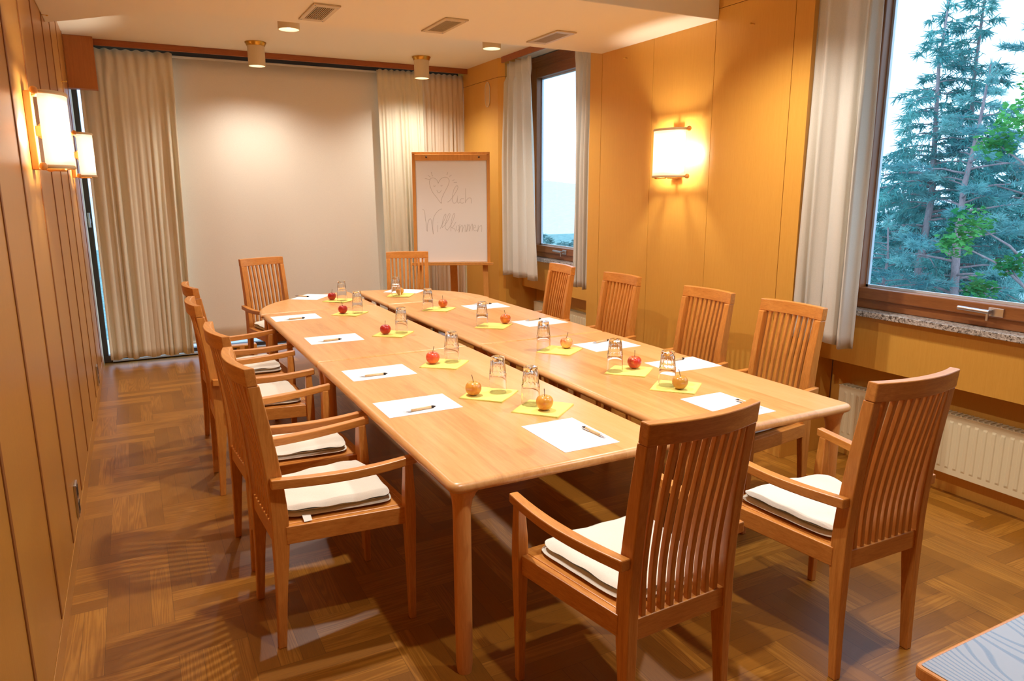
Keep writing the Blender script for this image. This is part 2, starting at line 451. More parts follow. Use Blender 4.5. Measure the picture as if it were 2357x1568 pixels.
window('window_1', 5.42, 7.00, .998, 3.05, 6.24, 1.085, True)
window('window_2', .25, 3.03, .998, 3.05, 2.07, 1.085, True)
struct(MB.build((lambda q: (q.box(3.872, 4.03, 6.995, 7.047, .975, ZC), q.box(3.872, 4.03, 5.373, 5.425, .975, ZC), q)[2])(MB()), 'trim_2', M['wall_wood']))
struct(MB.build((lambda q: (q.box(3.872, 4.03, 3.025, 3.087, .975, ZC), q.box(3.872, 4.03, .203, .255, .975, ZC), q)[2])(MB()), 'trim_3', M['wall_wood']))

# back glazing behind the curtains
w3 = struct(empty('window_3', (1.6, YB, 0)))
def w3part(mb, nm, mat, **kw):
    o = mb.build(nm, mat, w3, **kw); o.data.transform(Matrix.Translation((-1.6, -YB, 0))); return o
a = MB()
a.box(XL-.15, XR, YB-.03, YB+.05, 0, .07); a.box(XL-.15, XR, YB-.03, YB+.05, 2.96, ZC)
for xx, ww in ((XL-.15,.06), (-.385,.05), (.72,.055), (1.72,.055), (2.72,.055), (XR-.06,.06)): a.box(xx, xx+ww, YB-.03, YB+.05, .07, 2.96)
w3part(a, 'window_frame', M['dgrey'], bevel=.004)
a = MB(); a.box(XL-.1, XR-.03, YB+.005, YB+.012, .06, 2.97); w3part(a, 'pane', M['glass'])
a = MB(); a.box(-.375, -.345, YB-.07, YB-.03, 1.40, 1.44); a.tube([(-.36, YB-.075, 1.50), (-.36, YB-.075, 1.36)], [.012,.012], 10)
w3part(a, 'window_handle', M['steel'])
a = MB(); a.box(-.3, 2.4, YB-.075, YB-.03, .012, .032); w3part(a, 'track_rail', M['alu'], bevel=.002)
struct(MB.build((lambda q: (q.box(XL-.15, XL, 7.98, YB+.15, 0, ZC), q)[1])(MB()), 'wall_back', M['plaster']))
# cornice boards that hide the curtain rails
m = MB(); m.box(-.15, XR, 7.90, 7.925, 3.005, ZC); struct(m.build('trim_4', M['cornice'], bevel=.003))
m = MB(); m.box(XR, XR+.02, 5.21, 7.05, 3.0, ZC); struct(m.build('trim_5', M['cornice'], bevel=.003))
m = MB(); m.box(XL, -.15, 7.80, 7.93, 2.61, ZC-.001); struct(m.build('trim_6', wood('corner_box_wood', (196,122,52), (174,102,38), (30,30,2), .45), bevel=.003))
# white track on the ceiling for back curtains
m = MB(); m.box(-.1, XR, 7.96, 8.04, 3.035, ZC-.0005)
struct(m.build('trim_7', M['white'], bevel=.002))

# ------------------------------------------------------------------ curtains
def curtain(name, p0, p1, ztop, zbot, folds, amp, seed, label, mat, flare=(0,0), hem=.10, nx=None, group=None, pinch=.5):
    """hanging cloth from p0 to p1 (xy), bottom ends moved by flare along the run"""
    rnd = random.Random(seed)
    p0 = Vector((p0[0], p0[1], 0)); p1 = Vector((p1[0], p1[1], 0)); d = (p1-p0); Ln = d.length; d.normalize()
    nrm = Vector((-d.y, d.x, 0))
    nx = nx or int(folds*12); nz = 34
    ph = [rnd.uniform(-.9,.9) for _ in range(folds+3)]; am = [rnd.choice((.25,.55,.9,1.25))*rnd.uniform(.8,1.2) for _ in range(folds+3)]
    drift = [rnd.uniform(-1,1) for _ in range(folds+3)]
    mb = MB(); vs = []
    H = ztop-zbot
    for iz in range(nz+1):
        w = iz/nz; z = ztop - H*w
        for ix in range(nx+1):
            s = ix/nx; q = s*folds; c = int(q); fr = q-c
            e = fr*fr*(3-2*fr)
            A = am[c]*(1-e)+am[c+1]*e; P = ph[c]*(1-e)+ph[c+1]*e; D = drift[c]*(1-e)+drift[c+1]*e
            grow = .38 + .62*min(1, w*2.2)
            wq = q+.28*math.sin(q*1.7+seed)+.12*math.sin(q*3.1+seed*2)
            off = amp*A*grow*math.sin(2*PI*(wq+P*.5*w)) + amp*.10*math.sin(4*PI*q+seed+w*2.0)*grow
            if w < .06: off = amp*.55*math.sin(2*PI*q*1.0)*(.6+w*6)
            along = s*Ln + (flare[0]*(1-s)+flare[1]*s)*w + .012*D*w + amp*.25*math.sin(4*PI*q)*w*(0 if s in (0,1) else 1)
            zz = z - (.006*math.sin(2*PI*q*1.0+1) if iz == 0 else 0) + (.010*math.sin(2*PI*q*.5+seed) if iz == nz else 0)
            p = p0 + d*along + nrm*off
            vs.append((p.x, p.y, zz))
    fs = []
    for iz in range(nz):
        for ix in range(nx):
            a = iz*(nx+1)+ix; fs.append((a, a+1, a+nx+2, a+nx+1))
    mb.add(vs, fs)
    o = mb.build(name, mat, smooth=True, solid=.003)
    # origin at the top middle
    c = (p0+p1)/2; o.data.transform(Matrix.Translation((-c.x, -c.y, -zbot))); o.location = (c.x, c.y, zbot)
    return tag(o, label, 'curtain', group)
curtain('curtain', (-.30,8.03), (.50,7.99), 3.0, .055, 9, .026, 3, 'long cream linen curtain at the left end of the back wall', M['curtain'], flare=(0,-.05))
curtain('curtain', (2.53,8.01), (3.04,7.97), 3.0, .06, 8, .025, 5, 'long cream curtain right of the blank screen, behind the slatted chair', M['curtain'], flare=(.04,.06))
curtain('curtain', (3.02,8.03), (3.568,8.03), 3.0, .06, 8, .018, 9, 'darker rose-beige curtain in the back right corner behind the flipchart', M['curtain_b'])
curtain('curtain', (3.60,6.98), (3.60,6.46), 2.99, .80, 4, .05, 12, 'cream window curtain nearest the flipchart, left side of the narrow window', M['curtain_w'], flare=(0,.12))
curtain('curtain', (3.62,5.70), (3.62,5.36), 2.99, .82, 4, .04, 15, 'slim cream curtain on the right side of the narrow window', M['curtain_w'], flare=(0,.0))
curtain('curtain', (3.595,3.085), (3.60,2.69), 2.99, .80, 3, .05, 21, 'wide cream curtain at the left edge of the large window', M['curtain_w'], flare=(0,.0))

# hanging screen
r = empty('projection_screen', (1.5, 8.10, .13)); tag(r, 'large blank cream screen hanging flat between the back curtains', 'screen')
a = MB(); nx, nz = 40, 20
vs = [((-1.1+2.24*i/nx), .006*math.sin(i*.55)+.004*math.sin(i*.17+j*.2), .02+2.83*j/nz) for j in range(nz+1) for i in range(nx+1)]
a.add(vs, [(j*(nx+1)+i, j*(nx+1)+i+1, (j+1)*(nx+1)+i+1, (j+1)*(nx+1)+i) for j in range(nz) for i in range(nx)])
a.build('screen_cloth', M['screen'], r, smooth=True, solid=.003)
a = MB(); a.box(-1.1, 1.14, -.012, .012, 0, .028); a.build('bottom_bar', M['white'], r, bevel=.004)
a = MB(); a.box(-1.1, 1.14, -.015, .015, 2.845, 2.865); a.build('top_rail', M['white'], r, bevel=.003)

# ------------------------------------------------------------------ ceiling vents
vent = empty('ceiling_vent', (1.172, 4.84, ZB))
a = MB(); a.box(-.078,.078,-.22,.22,-.004,0); a2 = MB()
fl = MB()
for q in ((-.082,.082,-.225,-.175),(-.082,.082,.175,.225),(-.082,-.055,-.175,.175),(.055,.082,-.175,.175)): fl.box(q[0],q[1],q[2],q[3],-.010,-.0005)
fl.build('frame', M['grille'], vent, bevel=.002)
a = MB(); a.box(-.056,.056,-.176,.176,-.003,-.0008); a.build('backing', M['grille_dark'], vent)
a = MB()
for i in range(9):
    x = -.048+.012*i; a.box(x-.0017, x+.0017, -.175, .175, -.009, -.003)
for yy in (-.17,.17): a.box(-.055,.055,yy-.004,yy+.004,-.0095,-.003)
sl = a.build('slats', M['grille'], vent)
a = MB()
for sx in (-.068,.068):
    for sy in (-.2,.2): a.lathe([(.004,-.0125),(.004,-.0095)], 10, c=(sx,sy,0))
a.build('screws', M['steel'], vent)
tag(vent, 'bronze slotted air vent in the ceiling beam, leftmost of the three', 'air vent', 'air vents in the ceiling beam')
index_kids()
for x, lab in ((2.01, 'bronze slotted air vent in the ceiling beam, middle of the three'), (2.85, 'bronze slotted air vent in the ceiling beam, rightmost near the curtains')):
    v = copy_tree(vent); v.location = (x, 4.82, ZB); tag(v, lab)

# ------------------------------------------------------------------ downlights
dl = empty('downlight', (1.187, 7.41, ZC))
a = MB(); a.lathe([(.096,-.0005),(.096,-.008),(.088,-.018),(.083,-.034),(.080,-.036)], 40); smooth_by(a.build('collar', M['brass'], dl))
a = MB(); a.lathe([(.077,-.034),(.077,-.212),(.071,-.212),(.070,-.19),(.066,-.17)], 40, cap=False); smooth_by(a.build('housing', M['cream'], dl))
a = MB(); a.lathe([(.0685,-.178),(.0685,-.185),(.03,-.190),(.001,-.191)], 32); a.build('lamp_glass', M['lampglow'], dl, smooth=True)
tag(dl, 'lit cylindrical ceiling spotlight with brass collar in front of the blank screen', 'ceiling light', 'cylindrical ceiling spotlights')
index_kids()
LIGHTS = []
DL = [((1.187,7.41), None), ((2.83,7.42), 'lit cylindrical ceiling spotlight with brass collar in front of the right back curtains'),
      ((1.15,5.68), 'cylindrical ceiling spotlight half hidden by the beam, near the leftmost vent'),
      ((2.78,5.66), 'cylindrical ceiling spotlight half hidden by the beam, close to the narrow window'),
      ((1.12,3.10), 'cylindrical ceiling spotlight in front of the beam over the near left tabletop'),
      ((2.85,3.10), 'cylindrical ceiling spotlight in front of the beam over the near right tabletop'),
      ((1.12,1.25), 'cylindrical ceiling spotlight nearest the camera on the left'),
      ((2.75,1.25), 'cylindrical ceiling spotlight nearest the camera on the right')]
for (x, y), lab in DL:
    o = dl if lab is None else copy_tree(dl)
    o.location = (x, y, ZC)
    if lab: tag(o, lab)
def spot(name, loc, power, col=(1,.94,.86), size=2.2, blend=.6, rad=.05, rot=(0,0,0)):
    ld = bpy.data.lights.new(name, 'SPOT'); ld.energy = power; ld.color = col; ld.spot_size = size; ld.spot_blend = blend
    ld.shadow_soft_size = rad
    o = bpy.data.objects.new(name, ld); COL.objects.link(o); o.location = loc; o.rotation_euler = rot; return o
PW = [80, 78, 110, 95, 160, 122, 85, 95]
for ((x, y), _), p in zip(DL, PW):
    far = y > 7
    spot('downlight_beam', (x, y, ZC-.215), p, size=math.radians(150 if far else 140), blend=1.0, rad=.032)

# ------------------------------------------------------------------ wall sconces (local: +x away from wall, y along wall, z up, origin at wall centre)
sc0 = empty('wall_sconce', (0,0,0))
a = MB(); a.box(0, .03, -.05, .05, -.175, .175); a.build('back_plate', M['sconce_wood'], sc0, bevel=.004)
a = MB()
a.box(.03, .085, -.022, .022, -.022, .022)
for s in (-1, 1):
    a.tube([(.03,0,s*.01),(.10,0,s*.075)], [.006,.006], 8)
a.build('bracket', M['sconce_wood'], sc0, bevel=.002)
for s in (-1, 1):
    a = MB(); a.tube([(.055,-.165,s*.163),(.055,.165,s*.163)], [.009,.009], 12); a.tube([(.03,0,s*.163),(.055,0,s*.163)], [.01,.01], 10)
    d = a.build('dowel', M['sconce_wood'], sc0, smooth=True)
    for e in (-1, 1):
        k = MB(); k.lathe([(.001,-.017),(.010,-.015),(.016,-.006),(.0165,.003),(.012,.013),(.004,.017),(.001,.017)], 16)
        ko = k.build('knob', M['sconce_wood'], d, smooth=True); ko.location = (.055, e*.172, s*.163)
NA = 24
def arc(t, r=0): # t in -1..1 along y
    return (.062 + (.105+r)*math.sqrt(max(0, 1-(abs(t)**2.4)))+0*r, (.150+r)*t)
ts = [-1+2*i/NA for i in range(NA+1)]
a = MB(); vs = []
for j in range(9):
    z = -.160+.320*j/8
    for t in ts: x, y = arc(t); vs.append((x, y, z))
a.add(vs, [(j*(NA+1)+i, j*(NA+1)+i+1, (j+1)*(NA+1)+i+1, (j+1)*(NA+1)+i) for j in range(8) for i in range(NA)])
shd = a.build('shade', M['shade'], sc0, smooth=True, solid=.0015)
for z in (-.163, .163):
    a = MB(); a.tube([(arc(t,.001)[0], arc(t,.001)[1], z) for t in ts], .0065, 8, flat=1.3); a.build('shade_rim', M['shade_rim'], shd, smooth=True)
a = MB(); a.lathe([(.001,.028),(.014,.02),(.018,.005),(.014,-.012),(.008,-.022),(.008,-.035)], 14, c=(.085,0,.0)); a.build('bulb', M['bulb'], sc0, smooth=True)
for yy in (-.07, .06):
    a = MB(); a.tube([(.05, yy, -.172), (.13, yy*.9, -.172)], [.007,.009], 10); a.build('peg', M['sconce_wood'], sc0, smooth=True)
index_kids()
SC = [((XL, 4.08, 1.975), 0, 'glowing cream fabric wall lamp nearest the camera on the left wall'),
      ((XL, 6.85, 1.985), 0, 'glowing cream fabric wall lamp farther along the left wall, beside the back curtain'),
      ((XR, 4.21, 1.96), PI, 'glowing cream fabric wall lamp alone on the right wood wall')]
for n, (loc, rz, lab) in enumerate(SC):
    o = sc0 if n == 0 else copy_tree(sc0)
    o.location = loc; o.rotation_euler = (0,0,rz); tag(o, lab, 'wall lamp', 'fabric wall lamps')
    ld = bpy.data.lights.new('sconce_bulb_light', 'POINT'); ld.energy = 24; ld.color = (1,.95,.86); ld.shadow_soft_size = .03
    lo = bpy.data.objects.new('sconce_bulb_light', ld); COL.objects.link(lo)
    lo.location = Vector(loc) + Matrix.Rotation(rz, 3, 'Z') @ Vector((.12, 0, .0))

# ------------------------------------------------------------------ small wall fittings
pin0 = None
PINS = [(XL, 4.35, 2.80, 0, 'small brass picture pin high on the left wall, nearest the camera'),
        (XL, 5.7, 2.80, 0, 'small brass picture pin high on the left wall, middle'),
        (XL, 6.9, 2.55, 0, 'small brass picture pin on the left wall beside the wooden corner box'),
        (XR, 3.54, 2.715, PI, 'small brass pin high on the right wall, nearer the large window'),
        (XR, 4.86, 2.715, PI, 'small brass pin high on the right wall, nearer the narrow window')]
for x, y, z, rz, lab in PINS:
    if pin0 is None:
        a = MB(); a.tube([(0,0,0),(.03,0,0)], [.003,.003], 8); a.lathe([(.001,-.006),(.007,-.004),(.007,.004),(.001,.006)], 10, c=(.032,0,0))
        pin0 = a.build('picture_pin', M['brass'], smooth=True); o = pin0
    else: o = pin0.copy(); COL.objects.link(o)
    o.location = (x, y, z); o.rotation_euler = (0,0,rz); tag(o, lab, 'wall pin', 'brass wall pins')
for i, (y, z, lab) in enumerate(((3.97, .20, 'silver double power socket low on the left wall, nearest the camera'), (6.75, .2, 'silver power socket low on the left wall near the back curtain'))):
    if i == 0:
        so = empty('power_socket', (XL, y, z))
        a = MB(); a.box(0, .012, -.045, .045, -.085, .085); a.build('cover_plate', M['steel'], so, bevel=.003)
        a = MB()
        for s in (-1, 1): a.lathe([(.024,-.001),(.024,.002)], 20, c=(0,0,0))
        ob = MB(); ob.box(.0105, .014, -.028, .028, .012, .070); ob.box(.0105, .014, -.028, .028, -.070, -.012); ob.build('socket_insert', M['black'], so, bevel=.002)
        index_kids(); o = so
    else: o = copy_tree(so)
    o.location = (XL, y, z); tag(o, lab, 'power socket', 'sockets on the left wall')
# oval grille on the far pier
ov = empty('oval_speaker_grille', (XR, 7.37, 2.72)); tag(ov, 'small pale oval speaker grille high on the wooden pier behind the flipchart', 'speaker grille')
n = 32; poly = []
for i in range(n):
    t = i/n*2*PI; poly.append((.055*math.cos(t), .095*math.copysign(abs(math.sin(t))**.8, math.sin(t)) + (.03 if math.sin(t) > 0 else -.03)*(1 if abs(math.sin(t)) > .02 else 0)))
a = MB(); a.loft([[(0,y,z) for y,z in poly],[(-.006,y,z) for y,z in poly]]); a.build('grille_plate', M['oval'], ov, bevel=.002)
a = MB(); pts = [(-.007,y*1.02,z*1.02) for y,z in poly]; a.tube(pts+[pts[0]], .003, 6); a.build('rim', M['white'], ov, smooth=True)
# brass-faced floor box at the back wall
fb = empty('floor_socket_box', (.93, 8.02, 0)); tag(fb, 'low wood-coloured floor socket box under the screen at the back wall', 'floor socket')
a = MB(); a.box(-.14,.14,-.05,.05,0,.09); a.build('housing', M['easel'], fb, bevel=.004)
for x in (-.08, .06):
    a = MB(); a.box(x-.045, x+.045, -.054, -.05, .012, .08); cv = a.build('cover', M['brass'], fb, bevel=.003)
    a = MB(); a.box(x-.012, x+.012, -.057, -.053, .05, .066); a.build('catch', M['black'], cv)

# ------------------------------------------------------------------ radiators
def radiator(y0, y1, z0, z1, label):
    r = empty('radiator', (3.90, (y0+y1)/2, 0)); L = (y1-y0)/2
    a = MB(); a.box(.015, .085, -L, L, z0, z1)
    pitch = .045; n = int((2*L-.03)/pitch)
    for i in range(n):
        c = -L+.025+pitch*(i+.5)
        # pressed column
        w = .014
        a.loft([[(.016,c-w,z0+.03),(.0115,c-w*.5,z0+.045),(.0115,c+w*.5,z0+.045),(.016,c+w,z0+.03)],
                [(.016,c-w,z1-.03),(.0115,c-w*.5,z1-.045),(.0115,c+w*.5,z1-.045),(.016,c+w,z1-.03)]])
    a.build('panel', M['radiator'], r, bevel=.003)
    a = MB()
    for i in range(int(2*L/.03)): 
        c = -L+.02+.03*i; a.box(.02,.08,c-.004,c+.004,z1+.0005,z1+.006)
    a.box(.012,.088,-L,L,z1-.004,z1+.001); a.build('top_grille', M['radiator'], r)
    a = MB(); a.tube([(-.012,L-.02,0),(-.012,L-.02,z0+.06)],[.009,.009],10); a.tube([(-.012,L-.02,z0+.06),(.02,L-.02,z0+.06)],[.009,.009],10)
    a.lathe([(.016,0),(.016,.012)],12,c=(-.012,L-.02,0)); a.build('pipe', M['radiator'], r, smooth=True)
    for s in (-1,1):
        a = MB(); a.box(.03,.07,s*(L-.12)-.012,s*(L-.12)+.012,0,z0+.01); a.build('foot', M['radiator'], r)
    return tag(r, label, 'radiator', 'radiators in the window niches')
radiator(5.52, 6.95, .12, .485, 'cream panel radiator in the niche below the narrow window')
radiator(.34, 2.96, .135, .480, 'long cream panel radiator in the niche below the large window')

# ------------------------------------------------------------------ tables
TT, TK = .745, .040
def rounded(poly_c, r=.03, seg=5):
    """round convex corners of polygon; entries (x,y,round?)"""
    out = []; n = len(poly_c)
    for i in range(n):
        x, y, rr = poly_c[i]
        if not rr: out.append((x,y)); continue
        p = Vector((x,y)); a = Vector(poly_c[i-1][:2]); b = Vector(poly_c[(i+1)%n][:2])
        u = (a-p).normalized(); w = (b-p).normalized(); s = p+u*rr; e = p+w*rr
        for k in range(seg+1):
            t = k/seg; q = s*(1-t)**2 + p*2*t*(1-t) + e*t*t; out.append((q.x,q.y))
    return out
def inset(poly, d):
    n = len(poly); out = []
    area = sum(poly[i][0]*poly[(i+1)%n][1]-poly[(i+1)%n][0]*poly[i][1] for i in range(n))
    sg = 1 if area > 0 else -1
    for i in range(n):
        p = Vector(poly[i]); a = Vector(poly[i-1]); b = Vector(poly[(i+1)%n])
        t = ((p-a).normalized() + (b-p).normalized())
        if t.length < 1e-6: out.append(tuple(p)); continue
        t.normalize(); nn = Vector((-t.y, t.x))*sg; out.append(tuple(p+nn*d))
    return out
def top_mesh(poly, name, parent):
    a = MB(); R = TK/2; rings = []
    for k in range(9):
        th = -PI/2 + PI*k/8
        ins = R*1.15*(1-math.cos(th)); z = TT-R + R*math.sin(th)
        q = inset(poly, ins); rings.append([(x,y,z) for x,y in q])
    a.loft(rings); o = a.build(name, M['table'], parent); smooth_by(o, 30)
    for p in o.data.polygons:
        if len(p.vertices) > 4: p.use_smooth = False
    return o
def table_leg(parent, x, y, sx, sy):
    """round leg with a flared head; sx, sy point to the table middle"""
    a = MB(); prof = [(.026,0),(.030,.04),(.0315,.30),(.0315,.60),(.033,.635),(.040,.665),(.056,.688),(.078,.7045)]
    rings = []; n = 24
    for r, z in prof:
        ring = []
        for k in range(n):
            t = k/n*2*PI; c, s = math.cos(t), math.sin(t)
            ex = max(0, r-.0315)
            fx = 1 if c*sx > 0 else .25; fy = 1 if s*sy > 0 else .25
            ring.append((x+c*(min(r,.0315)+ex*fx), y+s*(min(r,.0315)+ex*fy), z))
        rings.append(ring)
    a.loft(rings); o = a.build('leg', M['table_leg'], parent); smooth_by(o, 50); return o
def rect_table(x0, x1, y0, y1, label, corners, deep=()):
    cx, cy = (x0+x1)/2, (y0+y1)/2
    t = empty('table', (cx, cy, 0)); w, h = (x1-x0)/2, (y1-y0)/2
    poly = rounded([(-w,-h,corners[0]),(w,-h,corners[1]),(w,h,corners[2]),(-w,h,corners[3])])
    top_mesh(poly, 'tabletop', t)
    for sx in (-1,1):
        for sy in (-1,1): table_leg(t, sx*(w-(.38 if (sx,sy) in deep else .06)), sy*(h-.06), -sx, -sy)
    a = MB()
    i_ = .35
    a.box(-w+i_, w-i_, -h+i_, -h+i_+.02, .665, .704); a.box(-w+i_, w-i_, h-i_-.02, h-i_, .665, .704)
    a.box(-w+i_, -w+i_+.02, -h+i_+.02, h-i_-.02, .665, .704); a.box(w-i_-.02, w-i_, -h+i_+.02, h-i_-.02, .665, .704)
    a.build('apron', M['table_leg'], t, bevel=.003)
    return tag(t, label, 'table', 'tables pushed together')
TX = (.850, 1.803, 1.884, 2.838); TY = (2.055, 4.03, 5.90)
c = .045
rect_table(TX[0], TX[1], TY[0], TY[1]-.001, 'nearest rectangular beech table on the left, four place settings of pads and apples', (c, c, .028, .028))
rect_table(TX[0], TX[1], TY[1]+.001, TY[2]-.001, 'second rectangular beech table on the left, between nearest one and curved end', (.028,.028,.03,.028))
rect_table(TX[2], TX[3], TY[0], TY[1]-.001, 'nearest rectangular beech table on the right, behind the foreground chairs', (c, c, .028, .028), ((1,1),))
rect_table(TX[2], TX[3], TY[1]+.001, TY[2]-.001, 'second rectangular beech table on the right, in line with the narrow window', (.028,.028,.028,.03), ((1,-1),))
def quarter(xc, sgn, label):
    t = empty('curved_end_table', (xc, TY[2]+.001, 0)); R = .965
    pts = [(0,0)] + [(sgn*R*math.cos(u), R*math.sin(u)) for u in [i/28*PI/2 for i in range(29)]]
    if sgn < 0: pts = [pts[0]] + list(reversed(pts[1:]))
    # round the inner corner and the two arc ends a little
    pc = [(x,y,.03 if i == 0 else 0) for i,(x,y) in enumerate(pts)]
    top_mesh(rounded(pc), 'tabletop', t)
    table_leg(t, sgn*.075, .075, sgn, 1); table_leg(t, sgn*(R-.09), .08, -sgn, 1); table_leg(t, sgn*.08, R-.10, sgn, -1)
    a = MB(); a.box(min(sgn*.14, sgn*(R-.38)), max(sgn*.14, sgn*(R-.38)), .12, .14, .665, .704)
    a.box(sgn*.12-.01, sgn*.12+.01, .15, R-.42, .665, .704); a.build('apron', M['table_leg'], t, bevel=.003)
    return tag(t, label, 'table', 'tables pushed together')
quarter(TX[1], -1, 'quarter-round beech end table on the left far end, beside the slatted chair')
quarter(TX[2], 1, 'quarter-round beech end table on the right far end, below the flipchart')

# ------------------------------------------------------------------ chair
def interp(tab, z):
    if z <= tab[0][0]: return tab[0][1:]
    for a, b in zip(tab[:-1], tab[1:]):
        if z <= b[0]:
            t = (z-a[0])/(b[0]-a[0]); return tuple(p*(1-t)+q*t for p, q in zip(a[1:], b[1:]))
    return tab[-1][1:]
def smoothtab(tab, z):
    # catmull-rom on irregular knots, good enough for wood parts
    n = len(tab)
    for i in range(n-1):
        if z <= tab[i+1][0] or i == n-2:
            p1, p2 = tab[i], tab[i+1]; p0 = tab[i-1] if i else p1; p3 = tab[i+2] if i+2 < n else p2
            t = min(1, max(0, (z-p1[0])/(p2[0]-p1[0]))); out = []
            for k in range(1, len(p1)):
                m1 = (p2[k]-p0[k])/max(1e-6, p2[0]-p0[0])*(p2[0]-p1[0]); m2 = (p3[k]-p1[k])/max(1e-6, p3[0]-p1[0])*(p2[0]-p1[0])
                out.append((2*t**3-3*t**2+1)*p1[k]+(t**3-2*t**2+t)*m1+(-2*t**3+3*t**2)*p2[k]+(t**3-t**2)*m2)
            return tuple(out)
# z: y centre, depth, x centre, width
POST = [(0,-.252,.030,.194,.030),(.22,-.240,.040,.193,.034),(.42,-.230,.058,.192,.038),(.56,-.230,.060,.191,.038),(.78,-.250,.052,.190,.038),(1.035,-.287,.042,.190,.038)]
SLAT = [(.485,-.238),(.62,-.236),(.78,-.250),(.92,-.270),(1.04,-.288)]
FLEG = [(0,.250,.026,.268,.026),(.25,.250,.034,.268,.034),(.45,.250,.044,.268,.042),(.54,.250,.042,.268,.042),(.62,.250,.036,.270,.034),(.668,.250,.032,.271,.030)]
def bow(x): return -.034*(1-(x/.210)**2)
def chair():
    c = empty('armchair')
    def post(tab, s, z0, z1):
        a = MB(); rings = []
        for i in range(19):
            z = z0+(z1-z0)*i/18; y, d, x, w = smoothtab(tab, z)
            rings.append([(s*x-w/2,y-d/2,z),(s*x+w/2,y-d/2,z),(s*x+w/2,y+d/2,z),(s*x-w/2,y+d/2,z)])
        a.loft(rings); o = a.build('leg', M['chair'], c, bevel=.004); return o
    for s in (-1,1):
        post(POST, s, 0, 1.034)
        post(FLEG, s, 0, .666)
    # top rail
    a = MB(); rings = []
    for i in range(25):
        x = -.210+.420*i/24; y = -.290+bow(x); fl = max(0, abs(x)-.170)/.04
        t = .032+.004*fl; zt = 1.10
        rings.append([(x,y-t/2-.001,1.034),(x,y+t/2+.002,1.034),(x,y+t/2-.006,zt),(x,y-t/2-.008,zt)])
    a.loft(rings); a.build('top_rail', M['chair_x'], c, bevel=.004)
    # slats
    for k in range(9):
        x = -.1440+.0360*k; a = MB(); rings = []
        for i in range(17):
            z = .482+(1.036-.482)*i/16; y = smoothtab(SLAT, z)[0]
            fr = min(1, max(0,(z-.485)/.56)); y += bow(x)*fr**1.4; xx = x*(1+.05*fr)
            w, d = .0185, .019
            rings.append([(xx-w/2,y-d/2,z),(xx+w/2,y-d/2,z),(xx+w/2,y+d/2,z),(xx-w/2,y+d/2,z)])
        a.loft(rings); a.build('slat', M['chair'], c, bevel=.003)
    a = MB(); a.box(-.178,.178,-.252,-.222,.415,.484); a.build('back_rail', M['chair_x'], c, bevel=.003)
    # seat frame: front rail and two side rails
    a = MB(); a.box(-.25,.25,.238,.264,.418,.488)
    for s in (-1,1):
        pts = [(s*.200,-.212),(s*.262,.236)]
        w = .013
        (xa,ya),(xb,yb) = pts
        a.loft([[(xa-w,ya,.418),(xa+w,ya,.418),(xa+w,ya,.488),(xa-w,ya,.488)],[(xb-w,yb,.418),(xb+w,yb,.418),(xb+w,yb,.488),(xb-w,yb,.488)]])
    a.build('seat_frame', M['chair_y'], c, bevel=.003)
    a = MB(); poly = [(-.188,-.221),(.188,-.221),(.249,.238),(-.249,.238)]; a.prism(poly, .470, .490); a.build('seat', M['chair_y'], c, bevel=.003)
    # arms
    for s in (-1,1):
        a = MB(); rings = []
        for i in range(15):
            t = i/14; y = -.258+.541*t
            x = .226+.049*math.sin(min(1,t*1.05)*PI/2); zt = .690-.016*math.sin(PI*t*.9)+.014*t
            if t > .85: zt = zt
            w = .040-.006*abs(2*t-1); h = .036-.004*t
            rings.append([(s*(x-w/2),y,zt-h),(s*(x+w/2),y,zt-h),(s*(x+w/2),y,zt),(s*(x-w/2),y,zt)])
        a.loft(rings if s > 0 else [list(reversed(r)) for r in rings]); a.build('armrest', M['chair_y'], c, bevel=.004)
    return c
ch0 = chair(); index_kids()
R90 = PI/2
CH = [ # x, y of seat centre, rotation (local +y is the front), label
 (.595, 2.775, -R90+.052, 'left row armchair nearest the camera, seat pad with a small white tag', 'L1'),
 (.587, 3.42, -R90+.065, 'left row armchair, second from the camera', 'L2'),
 (.566, 4.36, -R90, 'left row armchair, third from the camera', 'L3'),
 (.598, 5.15, -R90+.07, 'left row armchair farthest from the camera', 'L4'),
 (1.120, 6.65, PI+math.radians(19), 'slatted armchair in front of the blank screen at the far table end', 'B1'),
 (2.325, 6.64, PI-math.radians(21), 'slatted armchair in front of the flipchart at the far table end', 'B2'),
 (1.345, 1.745, math.radians(2.5), 'foreground armchair seen from behind, in the centre at the table head', 'N1'),
 (2.255, 1.715, math.radians(-1), 'armchair seen from behind at the table head, in front of the radiator', 'N2'),
 (2.835, 2.70, R90, 'right row armchair nearest the camera, against the large window curtain', 'R1'),
 (2.825, 3.34, R90, 'right row armchair, second from the camera', 'R2'),
 (2.835, 4.25, R90, 'right row armchair below the wall lamp side, third from the camera', 'R3'),
 (2.81, 5.07, R90-.10, 'right row armchair farthest away, before the narrow window', 'R4')]
for n, (x, y, rz, lab, key) in enumerate(CH):
    o = ch0 if n == 0 else copy_tree(ch0)
    o.location = (x, y, 0); o.rotation_euler = (0,0,rz)
    tag(o, lab, 'chair', 'slatted wooden armchairs around the tables')
CHD = {k[4]: k for k in CH}

